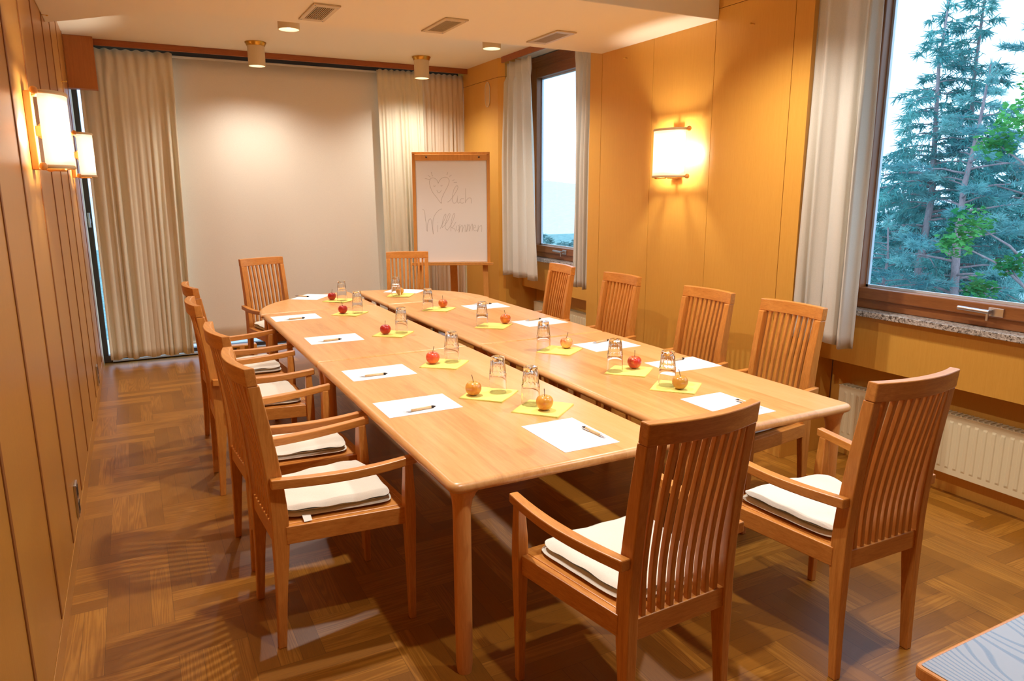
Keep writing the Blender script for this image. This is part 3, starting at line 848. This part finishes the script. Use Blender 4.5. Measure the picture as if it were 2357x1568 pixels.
# ------------------------------------------------------------------ seat pads
def pad_mesh(seed):
    rnd = random.Random(seed); a = MB(); N = 28
    for lay, (z0, z1, sc_) in enumerate(((.0, .024, 1.0), (.021, .046, .975))):
        grid = {}
        for j in range(N+1):
            for i in range(N+1):
                u, v = -1+2*i/N, -1+2*j/N
                w = .180+.056*(v+1)/2
                ex = (abs(u)**7+abs(v)**7)**(1/7) or 1
                mx_ = max(abs(u), abs(v)) or 1
                uu, vv = (u*mx_/ex, v*mx_/ex)
                e = max(abs(u), abs(v)); th = math.sqrt(max(0, 1-e**9))
                wav = .0035*math.sin(5*u+seed+lay)*math.cos(4*v+seed*2+lay)+.002*math.sin(11*u*v+seed)
                x = uu*w*sc_+.004*lay; y = vv*.217*sc_+.012
                mid = (z0+z1)/2; hh = (z1-z0)/2*th
                grid[(i,j,0)] = (x, y, mid-hh+ (wav*.3 if lay else 0)); grid[(i,j,1)] = (x, y, mid+hh+wav*(1 if lay else .3)+(.003 if lay else 0))
        vs = []; idx = {}
        for kk, p in grid.items(): idx[kk] = len(vs); vs.append(p)
        fs = []
        for j in range(N):
            for i in range(N):
                fs.append((idx[(i,j,1)], idx[(i+1,j,1)], idx[(i+1,j+1,1)], idx[(i,j+1,1)]))
                fs.append((idx[(i,j,0)], idx[(i,j+1,0)], idx[(i+1,j+1,0)], idx[(i+1,j,0)]))
        a.add(vs, fs)
    return a
PADS = dict(L1='white folded seat pad with a small white tag, on the nearest left armchair', L2='white folded seat pad on the second left armchair from the camera',
            L3='white seat pad on the third left armchair from the camera', L4='white seat pad on the farthest left armchair', B1='white seat pad barely visible on the armchair before the blank screen',
            N1='white seat pad on the central foreground armchair seen from behind', N2='white seat pad on the foreground armchair before the radiator',
            R1='white seat pad under the table corner, on the nearest right armchair')
for i, (k, lab) in enumerate(PADS.items()):
    x, y, rz = CHD[k][:3]
    p = pad_mesh(i+1).build('seat_pad', M['pad'], smooth=True)
    dv = Matrix.Rotation(rz, 3, 'Z') @ Vector(((i % 3-1)*.008, -.01+(.012 if k in ('N1','N2') else 0), 0))
    p.location = (x+dv.x, y+dv.y, .4915); p.rotation_euler = (0,0,rz+random.uniform(-.05,.05))
    tag(p, lab, 'seat pad', 'white seat pads on the armchairs')
    if k == 'L1':
        a = MB(); a.loft([[(.186,y_,.016),(.189,y_,.0175),(.222,y_,.0012),(.219,y_,.0002)] for y_ in (-.130,-.100)]); t = a.build('care_label', M['white'], p)
        t['label'] = 'small white sewn label'

# ------------------------------------------------------------------ place settings
PL = ['A','B','C','D','E','F','G','H','I','J','K','L']
WH = dict(A='at the far left curved end', B='fourth along the left table edge', C='third along the left table edge', D='second along the left table edge',
          E='nearest along the left table edge', F='at the left table head', G='at the far curved end below the flipchart',
          H='farthest along the right table edge', I='third along the right table edge', J='second along the right table edge',
          K='nearest along the right table edge', L='at the right table head')
PAP = dict(A=(1.405,6.66,53,0), B=(1.053,5.60,0,0), C=(1.109,4.65,-1,0), D=(1.099,3.641,0,0), E=(1.070,2.974,0,0), F=(1.468,2.316,90,0), G=(2.29,6.62,-42,0),
           H=(2.575,5.40,0,0), I=(2.607,4.536,4,0), J=(2.575,3.633,2,0), K=(2.655,3.013,-2,0), L=(2.309,2.315,90,0))
NAP = dict(A=(1.57,6.30,-2), B=(1.468,5.577,2), C=(1.505,4.617,3), D=(1.481,3.648,2), E=(1.433,2.975,-4), F=(1.548,2.661,-6), G=(2.153,6.35,12), H=(2.172,5.436,1), I=(2.236,4.557,0),
           J=(2.232,3.639,-9), K=(2.298,3.03,-5), L=(2.309,2.662,-6))
GL = dict(A=(1.585,6.265), B=(1.525,5.56), C=(1.565,4.62), D=(1.533,3.665), E=(1.485,2.985), F=(1.527,2.737), G=(2.100,6.315), H=(2.075,5.44), I=(2.158,4.585), J=(2.147,3.69), K=(2.222,3.058), L=(2.282,2.70))
APP = dict(A=(1.515,6.345,'red'), B=(1.415,5.59,'red'), C=(1.452,4.62,'red'), D=(1.422,3.675,'coral'), E=(1.358,2.99,'gold'), F=(1.538,2.630,'gold'), G=(2.160,6.385,'gold'),
           H=(2.226,5.49,'orange'), I=(2.348,4.59,'orange'), J=(2.296,3.665,'pale'), K=(2.35,3.055,'mixed'), L=(2.292,2.615,'brown'))
PEN = dict(A=(1.33,6.70,-50), B=(1.03,5.515,5), C=(1.07,4.585,6), D=(1.05,3.575,-1), E=(1.055,2.893,6), F=(1.558,2.275,93), H=(2.60,5.50,-20), I=(2.60,4.62,10), J=(2.59,3.72,12), K=(2.67,3.095,6), L=(2.395,2.27,91))
a = MB(); a.box(-.172,.172,-.124,.124,0,.0012); pap0 = a.build('paper_sheet', M['paper'])
a = MB(); N = 12
for lay in range(3):
    z = .0009+lay*.0011; q = .109-.0009*lay
    vs = []; 
    for j in range(N+1):
        for i in range(N+1):
            u, v = -1+2*i/N, -1+2*j/N; vs.append((u*q+lay*.0006, v*q, z+.0012*(max(abs(u),abs(v))**6)*lay/2*(1+math.sin(3*u+2*v))))
    a.add(vs, [(j*(N+1)+i, j*(N+1)+i+1, (j+1)*(N+1)+i+1, (j+1)*(N+1)+i) for j in range(N) for i in range(N)])
nap0 = a.build('napkin', M['napkin'], smooth=True, solid=.0008)
# tumbler, standing upside down: thick fluted base on top, plain rim below
gl0 = empty('tumbler')
a = MB(); NS = 100
def flute(t, z):
    if z > .088 and z < .160: 
        k = min(1,(z-.088)/.006)*min(1,(.160-z)/.008); return 1-.10*k*abs(math.sin(5*t))**.7
    return 1
prof = [(.0375,.0005),(.0395,.001),(.0392,.04),(.0385,.080),(.0392,.085),(.0372,.089),(.0345,.12),(.0318,.150),(.0308,.160),(.0295,.1655),(.027,.167),(.0005,.1655)]
a.lathe(prof, NS, mod=flute, cap=False)
inner = [(.0005,.146),(.024,.147),(.0265,.143),(.0290,.125),(.0330,.09),(.0355,.07),(.0368,.03),(.0375,.0005)]
a.lathe(inner, NS, cap=False)
g = a.build('glass_body', M['tumbler'], gl0); smooth_by(g, 35)
# apple
a = MB(); prof = []
for i in range(25):
    t = PI*i/24; r = .0385*(math.sin(t)**.82)*(1+.10*math.cos(t)*-1*-1 if False else 1+.06*(-math.cos(t)))
    z = .036-.0345*math.cos(t)*1.0
    # dimples
    z += (-.013*math.exp(-(r/.011)**2) if i > 12 else .007*math.exp(-(r/.010)**2))
    prof.append((max(r,.0004), z))
def lobe(t, z): return 1+.022*math.cos(5*t)*(1 if z < .02 else .35)
a.lathe(prof, 32, mod=lobe)
st = MB(); st.tube([(0,0,.056),(.001,0,.068),(.004,.001,.082),(.009,.003,.100)], [.0016,.0014,.0013,.0019], 8)
apple_me = {}
def apple(kind, n):
    r = empty('apple')
    if kind not in apple_me:
        b = a.build('flesh', AP[kind], r, smooth=True); apple_me[kind] = b.data
        s = st.build('stem', M['stem'], r, smooth=True); apple_me['stem'] = s.data
    else:
        b = bpy.data.objects.new('flesh', apple_me[kind]); COL.objects.link(b); b.parent = r
        s = bpy.data.objects.new('stem', apple_me['stem']); COL.objects.link(s); s.parent = r
    return r
# pen
pen0 = empty('pen')
b_ = MB(); b_.tube([(-.048,0,0),(.052,0,0)], [.0062,.0064], 14); b_.build('barrel', M['pen'], pen0, smooth=True)
b_ = MB(); b_.tube([(-.0825,0,0),(-.078,0,0),(-.050,0,0),(-.047,0,0)], [.0009,.0018,.0056,.0063], 14); b_.build('tip', M['steel'], pen0, smooth=True)
b_ = MB(); b_.tube([(.052,0,0),(.064,0,0)], [.0062,.0062], 14); b_.tube([(.064,0,0),(.074,0,0)], [.003,.003], 10); b_.build('clicker', M['dark'], pen0, smooth=True)
b_ = MB(); b_.box(.022,.072,.0068,.0082,-.0022,.0022); b_.box(.062,.070,.004,.0078,-.002,.002); b_.build('clip', M['steel'], pen0, bevel=.0006)
index_kids()
COLN = dict(red='deep red', coral='coral red', gold='golden orange', orange='russet orange', pale='pale striped', mixed='red and yellow', brown='brownish golden')
for n, k in enumerate(PL):
    x, y, ang, _ = PAP[k]
    o = pap0 if n == 0 else pap0.copy()
    if n: COL.objects.link(o)
    o.location = (x, y, TT+.0002); o.rotation_euler = (0,0,math.radians(ang)); tag(o, 'blank white sheet of paper '+WH[k], 'paper', 'paper sheets on the tables')
    x, y, ang = NAP[k]
    o = nap0 if n == 0 else nap0.copy()
    if n: COL.objects.link(o)
    o.location = (x, y, TT+.0002 + (.0014 if k in 'AG' else 0)); o.rotation_euler = (0,0,math.radians(ang+45)); tag(o, 'folded yellow napkin '+WH[k], 'napkin', 'yellow napkins on the tables')
    zb = TT+.0046
    o = gl0 if n == 0 else copy_tree(gl0)
    o.location = (GL[k][0], GL[k][1], zb+(.0014 if k in 'AG' else 0)); o.rotation_euler = (0,0,n*.7); o.scale = (1.08,1.08,1.05); tag(o, 'upside-down clear tumbler on the yellow napkin '+WH[k], 'glass', 'upturned tumblers on the napkins')
    ax, ay, kind = APP[k]
    o = apple(kind, n); s = 1.0 if k not in 'ABCG' else .95
    o.location = (ax, ay, zb-.0008+(.0014 if k in 'AG' else 0)); o.rotation_euler = (0,0,n*1.9+.4); o.scale = (s,s,s)
    tag(o, COLN[kind]+' apple on the yellow napkin '+WH[k], 'apple', 'apples on the napkins')
    if k in PEN:
        x, y, ang = PEN[k]
        o = pen0 if n == 0 else copy_tree(pen0)
        o.location = (x, y, TT+.0014+.0062); o.rotation_euler = (0,0,math.radians(ang)); tag(o, 'bamboo ballpoint pen on the white sheet '+WH[k], 'pen', 'pens on the paper sheets')

# ------------------------------------------------------------------ flipchart
fc = empty('flipchart', (3.06, 7.24, 0), math.radians(-26)); tag(fc, 'wooden flipchart easel with handwritten welcome, in the back right corner', 'flipchart')
FW, FZ0, FZ1 = .415, .93, 2.10
tilt = lambda z: .05*(z-FZ0)     # leans back slightly
def fbox(mb, x0, x1, y0, y1, z0, z1):
    t0, t1 = tilt(z0), tilt(z1)
    mb.add([(x0,y0+t0,z0),(x1,y0+t0,z0),(x1,y1+t0,z0),(x0,y1+t0,z0),(x0,y0+t1,z1),(x1,y0+t1,z1),(x1,y1+t1,z1),(x0,y1+t1,z1)],
           [(0,3,2,1),(4,5,6,7),(0,1,5,4),(1,2,6,5),(2,3,7,6),(3,0,4,7)])
b_ = MB(); fbox(b_, -FW, -FW+.035, -.005, .02, FZ0, FZ1-.02); fbox(b_, FW-.035, FW, -.005, .02, FZ0, FZ1-.02); fbox(b_, -FW, FW, -.012, .02, FZ1-.02, FZ1+.004)
b_.build('frame', M['easel'], fc, bevel=.003)
b_ = MB(); fbox(b_, -FW+.03, FW-.03, .004, .015, FZ0, FZ1-.02); b_.build('board', M['flip_paper'], fc)
b_ = MB(); fbox(b_, -FW+.03, FW-.03, -.022, -.006, FZ1-.085, FZ1-.02); cl = b_.build('clamp_bar', M['easel'], fc, bevel=.003)
b_ = MB()
for x in (-.26,.30):
    b_.tube([(x,-.022+tilt(FZ1-.05),FZ1-.05),(x,-.036+tilt(FZ1-.05),FZ1-.05)], [.009,.009], 12)
b_.build('screw_knob', M['dark'], cl, smooth=True)
PX0, PX1, PZ0, PZ1 = -FW+.042, FW-.042, FZ0+.012, FZ1-.072
b_ = MB(); fbox(b_, PX0, PX1, -.006, .003, PZ0, PZ1); pad = b_.build('paper_pad', M['flip_paper'], fc)
b_ = MB(); b_.box(-FW-.03, FW+.03, -.065, .02, FZ0-.022, FZ0-.002); b_.box(-FW-.03, FW+.03, -.065, -.055, FZ0-.002, FZ0+.008); b_.build('tray', M['easel'], fc, bevel=.003)
for x in (-FW+.06, FW-.06):
    b_ = MB(); b_.loft([[(x-.028+dx,-.03-.07,0),(x+.028+dx,-.03-.07,0),(x+.028+dx,0-.07,0),(x-.028+dx,0-.07,0)] if z == 0 else
                        [(x-.028,.004,z),(x+.028,.004,z),(x+.028,.034,z),(x-.028,.034,z)] for z, dx in ((0, .03 if x > 0 else -.03),(FZ0-.022,0))])
    b_.build('leg', M['easel'], fc, bevel=.003)
b_ = MB(); b_.loft([[(-.04,.52,0),(.04,.52,0),(.04,.55,0),(-.04,.55,0)],[(-.04,.06,FZ0+.3),(.04,.06,FZ0+.3),(.04,.09,FZ0+.3),(-.04,.09,FZ0+.3)]]); b_.build('leg', M['easel'], fc, bevel=.003)
# handwriting: strokes traced as pen lines on the top sheet
STR = [
 [(590,745),(585,770),(500,660),(420,560),(370,440),(360,370),(380,310),(430,290),(480,305),(515,340),(537,390),(550,365),(590,310),(650,280),(715,285),(755,325),(755,380),(720,460),(640,600),(600,690),(585,765)],
 [(440,440),(460,450),(480,435)], [(585,430),(600,445),(620,425)], [(505,520),(525,560),(548,572),(580,550),(598,520)],
 [(335,240),(380,275)], [(270,300),(370,320)], [(412,225),(430,262)], [(400,180),(415,225)], [(735,185),(712,235)], [(805,235),(765,265)], [(865,325),(825,345)], [(915,375),(850,380)],
 [(710,745),(740,740),(800,680),(860,600),(925,500),(930,450),(905,440),(860,490),(830,580),(815,680),(825,750),(860,772),(900,740),(915,690),(925,640)],
 [(920,670),(915,730),(935,772),(965,750)], [(920,628),(925,632)],
 [(1050,690),(1010,680),(975,710),(975,750),(1010,772),(1055,755)],
 [(1088,490),(1085,600),(1080,760),(1095,720),(1140,675),(1180,670),(1200,700),(1200,775)],
 [(205,880),(245,920),(265,1080),(292,1310),(300,1200),(325,1110),(352,1068),(375,1080),(395,1200),(418,1365),(408,1200),(425,1060),(480,960),(560,890),(600,880)],
 [(510,1190),(505,1320)], [(508,1130),(515,1136)],
 [(555,1260),(610,1160),(670,1040),(680,985),(655,990),(620,1080),(600,1180),(600,1240)],
 [(600,1240),(660,1180),(730,1080),(765,1000),(750,965),(720,1010),(680,1120),(660,1230),(700,1290)],
 [(700,1290),(770,1200),(830,1080),(860,980),(835,975),(800,1060),(780,1180),(775,1310)], 
 [(880,1130),(820,1220),(790,1240),(850,1260),(870,1310)],
 [(900,1200),(885,1250),(900,1290),(935,1270),(940,1210),(915,1190)],
 [(960,1170),(940,1335),(965,1240),(1005,1190),(1010,1240),(1000,1330),(1030,1240),(1065,1190),(1065,1320)],
 [(1115,1170),(1095,1320),(1120,1230),(1150,1180),(1150,1310),(1180,1220),(1215,1170),(1210,1300)],
 [(1230,1250),(1280,1230),(1275,1195),(1245,1200),(1235,1270),(1270,1305),(1310,1280)],
 [(1335,1190),(1320,1320),(1345,1240),(1390,1200),(1405,1220),(1400,1320)]]
b_ = MB()
def cat(ps, n=5):
    out = []
    for i in range(len(ps)-1):
        p0 = ps[max(0,i-1)]; p1 = ps[i]; p2 = ps[i+1]; p3 = ps[min(len(ps)-1,i+2)]
        for k in range(n):
            t = k/n
            out.append(tuple(.5*((2*p1[j])+(-p0[j]+p2[j])*t+(2*p0[j]-5*p1[j]+4*p2[j]-p3[j])*t*t+(-p0[j]+3*p1[j]-3*p2[j]+p3[j])*t**3) for j in (0,1)))
    out.append(ps[-1]); return out
for s in STR:
    pts = cat(s) if len(s) > 2 else s
    P = []
    for cx, cy in pts:
        u = (cx-95)/1405; v = (cy+60)/1960
        x = PX0+(PX1-PX0)*u; z = PZ1-(PZ1-PZ0)*v; P.append((x, -.0068+tilt(z), z))
    b_.tube(P, .0012, 5)
b_.build('handwriting', M['ink'], pad, smooth=True)

# ------------------------------------------------------------------ side table in the near right corner
sd = empty('side_table', (2.16, .46, 0)); tag(sd, 'oak side table corner with strong grain at the bottom right edge', 'table')
ZS = .60
b_ = MB(); b_.box(-.615,.615,-.43,.43,ZS-.001,ZS+.0005); 
def side_poly(): return rounded([(-.62,-.435,.02),(.62,-.435,.02),(.62,.435,.02),(-.62,.435,.02)])
b_ = MB(); b_.prism(side_poly(), ZS-.034, ZS-.0005); tp = b_.build('tabletop', M['table_leg'], sd, bevel=.005)
b_ = MB(); q = inset(side_poly(), .010); b_.prism(q, ZS-.004, ZS+.0012); b_.build('veneer_inlay', M['side_top'], tp, bevel=.001)
b_ = MB(); b_.box(-.52,.52,-.34,-.32,ZS-.10,ZS-.034); b_.box(-.52,.52,.32,.34,ZS-.10,ZS-.034); b_.box(-.53,-.51,-.33,.33,ZS-.10,ZS-.034); b_.box(.51,.53,-.33,.33,ZS-.10,ZS-.034)
b_.build('apron', M['table_leg'], sd, bevel=.002)
for sx in (-1,1):
    for sy in (-1,1):
        b_ = MB(); b_.loft([[(sx*.53-w,sy*.345-w,z),(sx*.53+w,sy*.345-w,z),(sx*.53+w,sy*.345+w,z),(sx*.53-w,sy*.345+w,z)] for w,z in ((.017,0),(.024,ZS-.034))])
        b_.build('leg', M['table_leg'], sd, bevel=.003)

# ------------------------------------------------------------------ outdoors
GZ = -4.5
def needle(vs, fs, p, d, L, w, rnd):
    a = d.cross(Vector((rnd.uniform(-1,1), rnd.uniform(-1,1), rnd.uniform(-1,1)))).normalized()*w
    i = len(vs); tip = p+d*L
    vs += [tuple(p-a), tuple(p+a), tuple(tip+a*.35), tuple(tip-a*.35)]; fs.append((i,i+1,i+2,i+3))
def conifer(name, x, y, H, R, seed, label, mat, droop, trunk_r, lowest, nb, dens, lean=(0,0), bare=.0, tuft=.16, wide=.011):
    rnd = random.Random(seed); root = empty(name, (x,y,GZ)); tag(root, label, 'tree', 'conifers outside the large window')
    t = MB(); pts = [(lean[0]*(k/8)**1.5*1.0+.05*math.sin(k*1.3+seed), lean[1]*(k/8)**1.5+.05*math.cos(k*1.7+seed), H*k/8) for k in range(9)]
    t.tube(pts, [trunk_r*(1-.9*k/8) for k in range(9)], 10)
    def at(z):
        k = min(7.999, max(0, z/H*8)); i = int(k); f = k-i
        return Vector(pts[i])*(1-f)+Vector(pts[i+1])*f
    vs, fs = [], []
    for b in range(nb):
        f = (b+rnd.random()*.6)/nb; z = lowest*H + (H*.985-lowest*H)*f
        az = rnd.uniform(0, 2*PI); Lb = R*((1-f)**.75+.06)*rnd.uniform(.7,1.15)
        out = Vector((math.cos(az), math.sin(az), 0)); P0 = at(z)
        segs = 6; line = []
        for s in range(segs+1):
            u = s/segs; line.append(P0+out*Lb*u+Vector((0,0,(.22*u-droop*u*u)*Lb))+Vector((rnd.uniform(-1,1),rnd.uniform(-1,1),rnd.uniform(-1,1)))*.03*Lb*u)
        t.tube(line, [max(.004,.022*(1-u/segs)*min(1.4,Lb/1.2)) for u in range(segs+1)], 5)
        nn = int(dens*Lb)
        for q in range(nn):
            u = bare+(1-bare)*rnd.random()**.75
            k = min(segs-.001, u*segs); i = int(k); p = line[i].lerp(line[i+1], k-i); dl_ = (line[i+1]-line[i]).normalized()
            side = Vector((-out.y, out.x, 0))*rnd.choice((-1,1)); off = rnd.random()*.30*Lb*(1.05-u)
            hang = Vector((0,0,-rnd.random()*(.30 if droop > .3 else .06)))
            c = p+side*off+dl_*off*.5+hang*off*1.5+Vector((0,0,rnd.uniform(-.04,.04)))
            for _ in range(3):
                d = (dl_*rnd.uniform(.0,1)+side*rnd.uniform(-.3,1)+Vector((rnd.uniform(-.5,.5),rnd.uniform(-.5,.5),rnd.uniform(-.3,.7) if droop < .3 else rnd.uniform(-1.0,.3)))).normalized()
                needle(vs, fs, c, d, tuft*rnd.uniform(.6,1.2), wide*rnd.uniform(.7,1.3), rnd)
    # leader
    for q in range(60):
        z = H*(.97+.03*rnd.random()); p = at(z); needle(vs, fs, p, Vector((rnd.uniform(-1,1),rnd.uniform(-1,1),.8)).normalized(), tuft, wide, rnd)
    t.build('trunk', M['bark'], root, smooth=True)
    g = MB(); g.add(vs, fs); g.build('needles', mat, root)
    return root
conifer('spruce_tree', 13.4, 8.62, 9.6, 2.5, 1, 'spruce with drooping branches and layered top, left in the large window', M['spruce'], .38, .13, .12, 105, 60, tuft=.17, wide=.011)
conifer('spruce_tree', 14.3, 8.5, 10.9, 1.3, 2, 'slender spruce with a thin pointed top rising beside the left spruce', M['spruce'], .30, .10, .35, 90, 60, tuft=.15, wide=.011)
conifer('pine_tree', 12.4, 7.45, 8.3, 2.0, 3, 'pine with a pale leaning trunk in the middle of the large window', M['pine'], .10, .14, .45, 46, 105, lean=(.9,.3), bare=.4, tuft=.14, wide=.007)
conifer('pine_tree', 11.6, 8.0, 5.7, 1.5, 4, 'small pine with a curved pale trunk at the left window edge', M['pine'], .10, .10, .60, 34, 100, lean=(.3,.35), bare=.35, tuft=.13, wide=.007)
conifer('pine_tree', 14.6, 6.6, 10.4, 2.5, 5, 'tall pine with airy crown at the right of the large window', M['pine'], .05, .13, .55, 44, 70, lean=(-.2,-.2), bare=.5, tuft=.15, wide=.008)
conifer('spruce_tree', 17.8, 9.6, 7.2, 3.0, 6, 'bushy spruce low behind the other trees in the large window', M['spruce'], .25, .15, .10, 110, 62, tuft=.24, wide=.018)
conifer('spruce_tree', 18.6, 12.6, 7.0, 2.6, 7, 'spruce farthest left behind the trees of the large window', M['spruce'], .25, .15, .10, 100, 60, tuft=.26, wide=.02)
def maple(x, y, seed):
    rnd = random.Random(seed); root = empty('maple_tree', (x,y,GZ)); tag(root, 'bright green broadleaf tree at the right edge of the large window', 'tree')
    t = MB(); t.tube([(0,0,0),(.05,.02,2.5),(-.02,.05,5.0),(.1,0,7.5),(.2,-.1,9.0)], [.16,.14,.12,.07,.02], 10)
    vs, fs = [], []
    clusters = [(-.95,.62,5.72,.30),(-1.15,.72,5.45,.26),(-.75,.5,4.75,.24),(-.95,.5,4.45,.22),(-.55,.35,7.15,.34),(-.85,.5,6.85,.26),(-.3,.15,7.7,.4),(-.25,.15,4.0,.35),(-.3,.15,3.6,.3),(-.1,-.1,6.3,.35),(.1,-.4,7.2,.5),(.1,-.3,8.3,.6),(-.45,.3,5.1,.2)]
    for cx, cy, cz, r in clusters:
        s = Vector((.05,.03,cz-.9)); e = Vector((cx,cy,cz)); mid = s.lerp(e,.5)+Vector((0,0,.12))
        t.tube([s, mid, e], [.03,.018,.006], 6)
        for q in range(int(170*r/.3)):
            d = Vector((rnd.gauss(0,1),rnd.gauss(0,1),rnd.gauss(0,.7))); d = d.normalized()*r*rnd.random()**.4
            p = e+d; nrm = Vector((rnd.gauss(0,.5),rnd.gauss(0,.5),1)).normalized(); u = nrm.cross(Vector((rnd.gauss(0,1),rnd.gauss(0,1),0))).normalized(); w = nrm.cross(u)
            L = rnd.uniform(.035,.06); i = len(vs)
            # lobed leaf
            prof = [(0,-.9),(.55,-.5),(.95,.1),(.45,.25),(.3,1.0),(0,.7),(-.3,1.0),(-.45,.25),(-.95,.1),(-.55,-.5)]
            vs += [tuple(p+u*L*a+w*L*b+nrm*(-.15*L*abs(a))) for a,b in prof]; fs.append(tuple(range(i,i+len(prof))))
    t.build('trunk', M['bark'], root, smooth=True); g = MB(); g.add(vs, fs); g.build('leaves', M['leaf'], root)
maple(11.75, 5.62, 11)
m = MB(); m.box(-1.2, 4.6, 8.36, 9.6, -.12, -.02); struct(m.build('trim_8', plain('terrace_concrete', (196,200,206), .8)))
# terrain, wooded edge and hills
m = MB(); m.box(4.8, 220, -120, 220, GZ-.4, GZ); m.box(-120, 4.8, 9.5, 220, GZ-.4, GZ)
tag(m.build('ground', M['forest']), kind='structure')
def ridge(name, label, pts, depth, top, mat, bumps, seed):
    rnd = random.Random(seed); mb = MB(); N = 90; rows = 7
    vs = []
    for j in range(rows+1):
        w = j/rows
        for i in range(N+1):
            s = i/N; x = pts[0][0]*(1-s)+pts[1][0]*s; y = pts[0][1]*(1-s)+pts[1][1]*s
            d = Vector((pts[1][1]-pts[0][1], -(pts[1][0]-pts[0][0]), 0)).normalized()
            h = top(s)*(1-(1-w)**2)+rnd.uniform(-1,1)*bumps*w
            off = -depth*(1-w); vs.append((x+d.x*off*-1, y+d.y*off*-1, GZ+h))
    mb.add(vs, [(j*(N+1)+i, j*(N+1)+i+1, (j+1)*(N+1)+i+1, (j+1)*(N+1)+i) for j in range(rows) for i in range(N)])
    o = mb.build(name, mat, smooth=True); return tag(o, label, 'hill')
ridge('hill', 'distant wooded hill with haze painted into its pale colour, seen through the narrow window', ((-20,150),(190,150)), 60, lambda s: 5.2+3.6*math.exp(-((s-.46)/.09)**2), M['hill'], .08, 1)
# treetops below the narrow window
rnd = random.Random(5)
vs, fs = [], []
for k in range(60):
    x = rnd.uniform(17, 34); y = rnd.uniform(36, 44); H = rnd.uniform(2.6, 3.5)
    for q in range(420):
        f = rnd.random(); r = (1-f)*1.1+.05; az = rnd.uniform(0,2*PI); p = Vector((x+math.cos(az)*r*rnd.random(), y+math.sin(az)*r*rnd.random(), GZ+H*f))
        needle(vs, fs, p, Vector((math.cos(az),math.sin(az),rnd.uniform(-.4,.6))).normalized(), .3, .05, rnd)
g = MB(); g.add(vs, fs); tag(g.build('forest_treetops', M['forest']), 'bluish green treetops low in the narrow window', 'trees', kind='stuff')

# ------------------------------------------------------------------ world, camera, view
w = bpy.data.worlds.new('World'); sc.world = w; w.use_nodes = True; nt = w.node_tree; nt.nodes.clear()
out = nt.nodes.new('ShaderNodeOutputWorld'); bg = nt.nodes.new('ShaderNodeBackground')
tc = nt.nodes.new('ShaderNodeTexCoord'); ns = nt.nodes.new('ShaderNodeTexNoise'); ns.inputs['Scale'].default_value = 2.2; ns.inputs['Detail'].default_value = 3
rp = nt.nodes.new('ShaderNodeValToRGB'); rp.color_ramp.elements[0].position = .35; rp.color_ramp.elements[0].color = (.48,.71,1.0,1)
rp.color_ramp.elements[1].position = .7; rp.color_ramp.elements[1].color = (.62,.81,1.0,1)
nt.links.new(tc.outputs['Generated'], ns.inputs[0]); nt.links.new(ns.outputs[0], rp.inputs[0]); nt.links.new(rp.outputs[0], bg.inputs[0])
bg.inputs[1].default_value = 2.7; nt.links.new(bg.outputs[0], out.inputs[0])
# light portals at the two windows
for (y0, y1) in ((5.6,6.82),(.43,2.85)):
    ld = bpy.data.lights.new('window_portal', 'AREA'); ld.shape = 'RECTANGLE'; ld.size = 1.75; ld.size_y = y1-y0
    ld.cycles.is_portal = True
    o = bpy.data.objects.new('window_portal', ld); COL.objects.link(o); o.location = (3.97, (y0+y1)/2, 1.98); o.rotation_euler = (0, PI/2, 0)

cam = bpy.data.cameras.new('camera'); co = bpy.data.objects.new('camera', cam); COL.objects.link(co); sc.camera = co
f_px, pitch, yaw, roll = 1651.4, .20615, .48217, -.002633
cam.sensor_fit = 'HORIZONTAL'; cam.sensor_width = 36; cam.lens = 36*f_px/2357; cam.clip_start = .05; cam.clip_end = 500
F = Vector((math.sin(yaw)*math.cos(pitch), math.cos(yaw)*math.cos(pitch), -math.sin(pitch)))
R0 = Vector((math.cos(yaw), -math.sin(yaw), 0)); U0 = R0.cross(F)
Rv = R0*math.cos(roll)+U0*math.sin(roll); Uv = -R0*math.sin(roll)+U0*math.cos(roll)
mt = Matrix((Rv, Uv, -F)).transposed().to_4x4(); mt.translation = (0, 0, 1.70); co.matrix_world = mt

vs_ = sc.view_settings; vs_.view_transform = 'Standard'; vs_.look = 'None'; vs_.exposure = 0.0; vs_.gamma = 1.0; vs_.use_curve_mapping = False
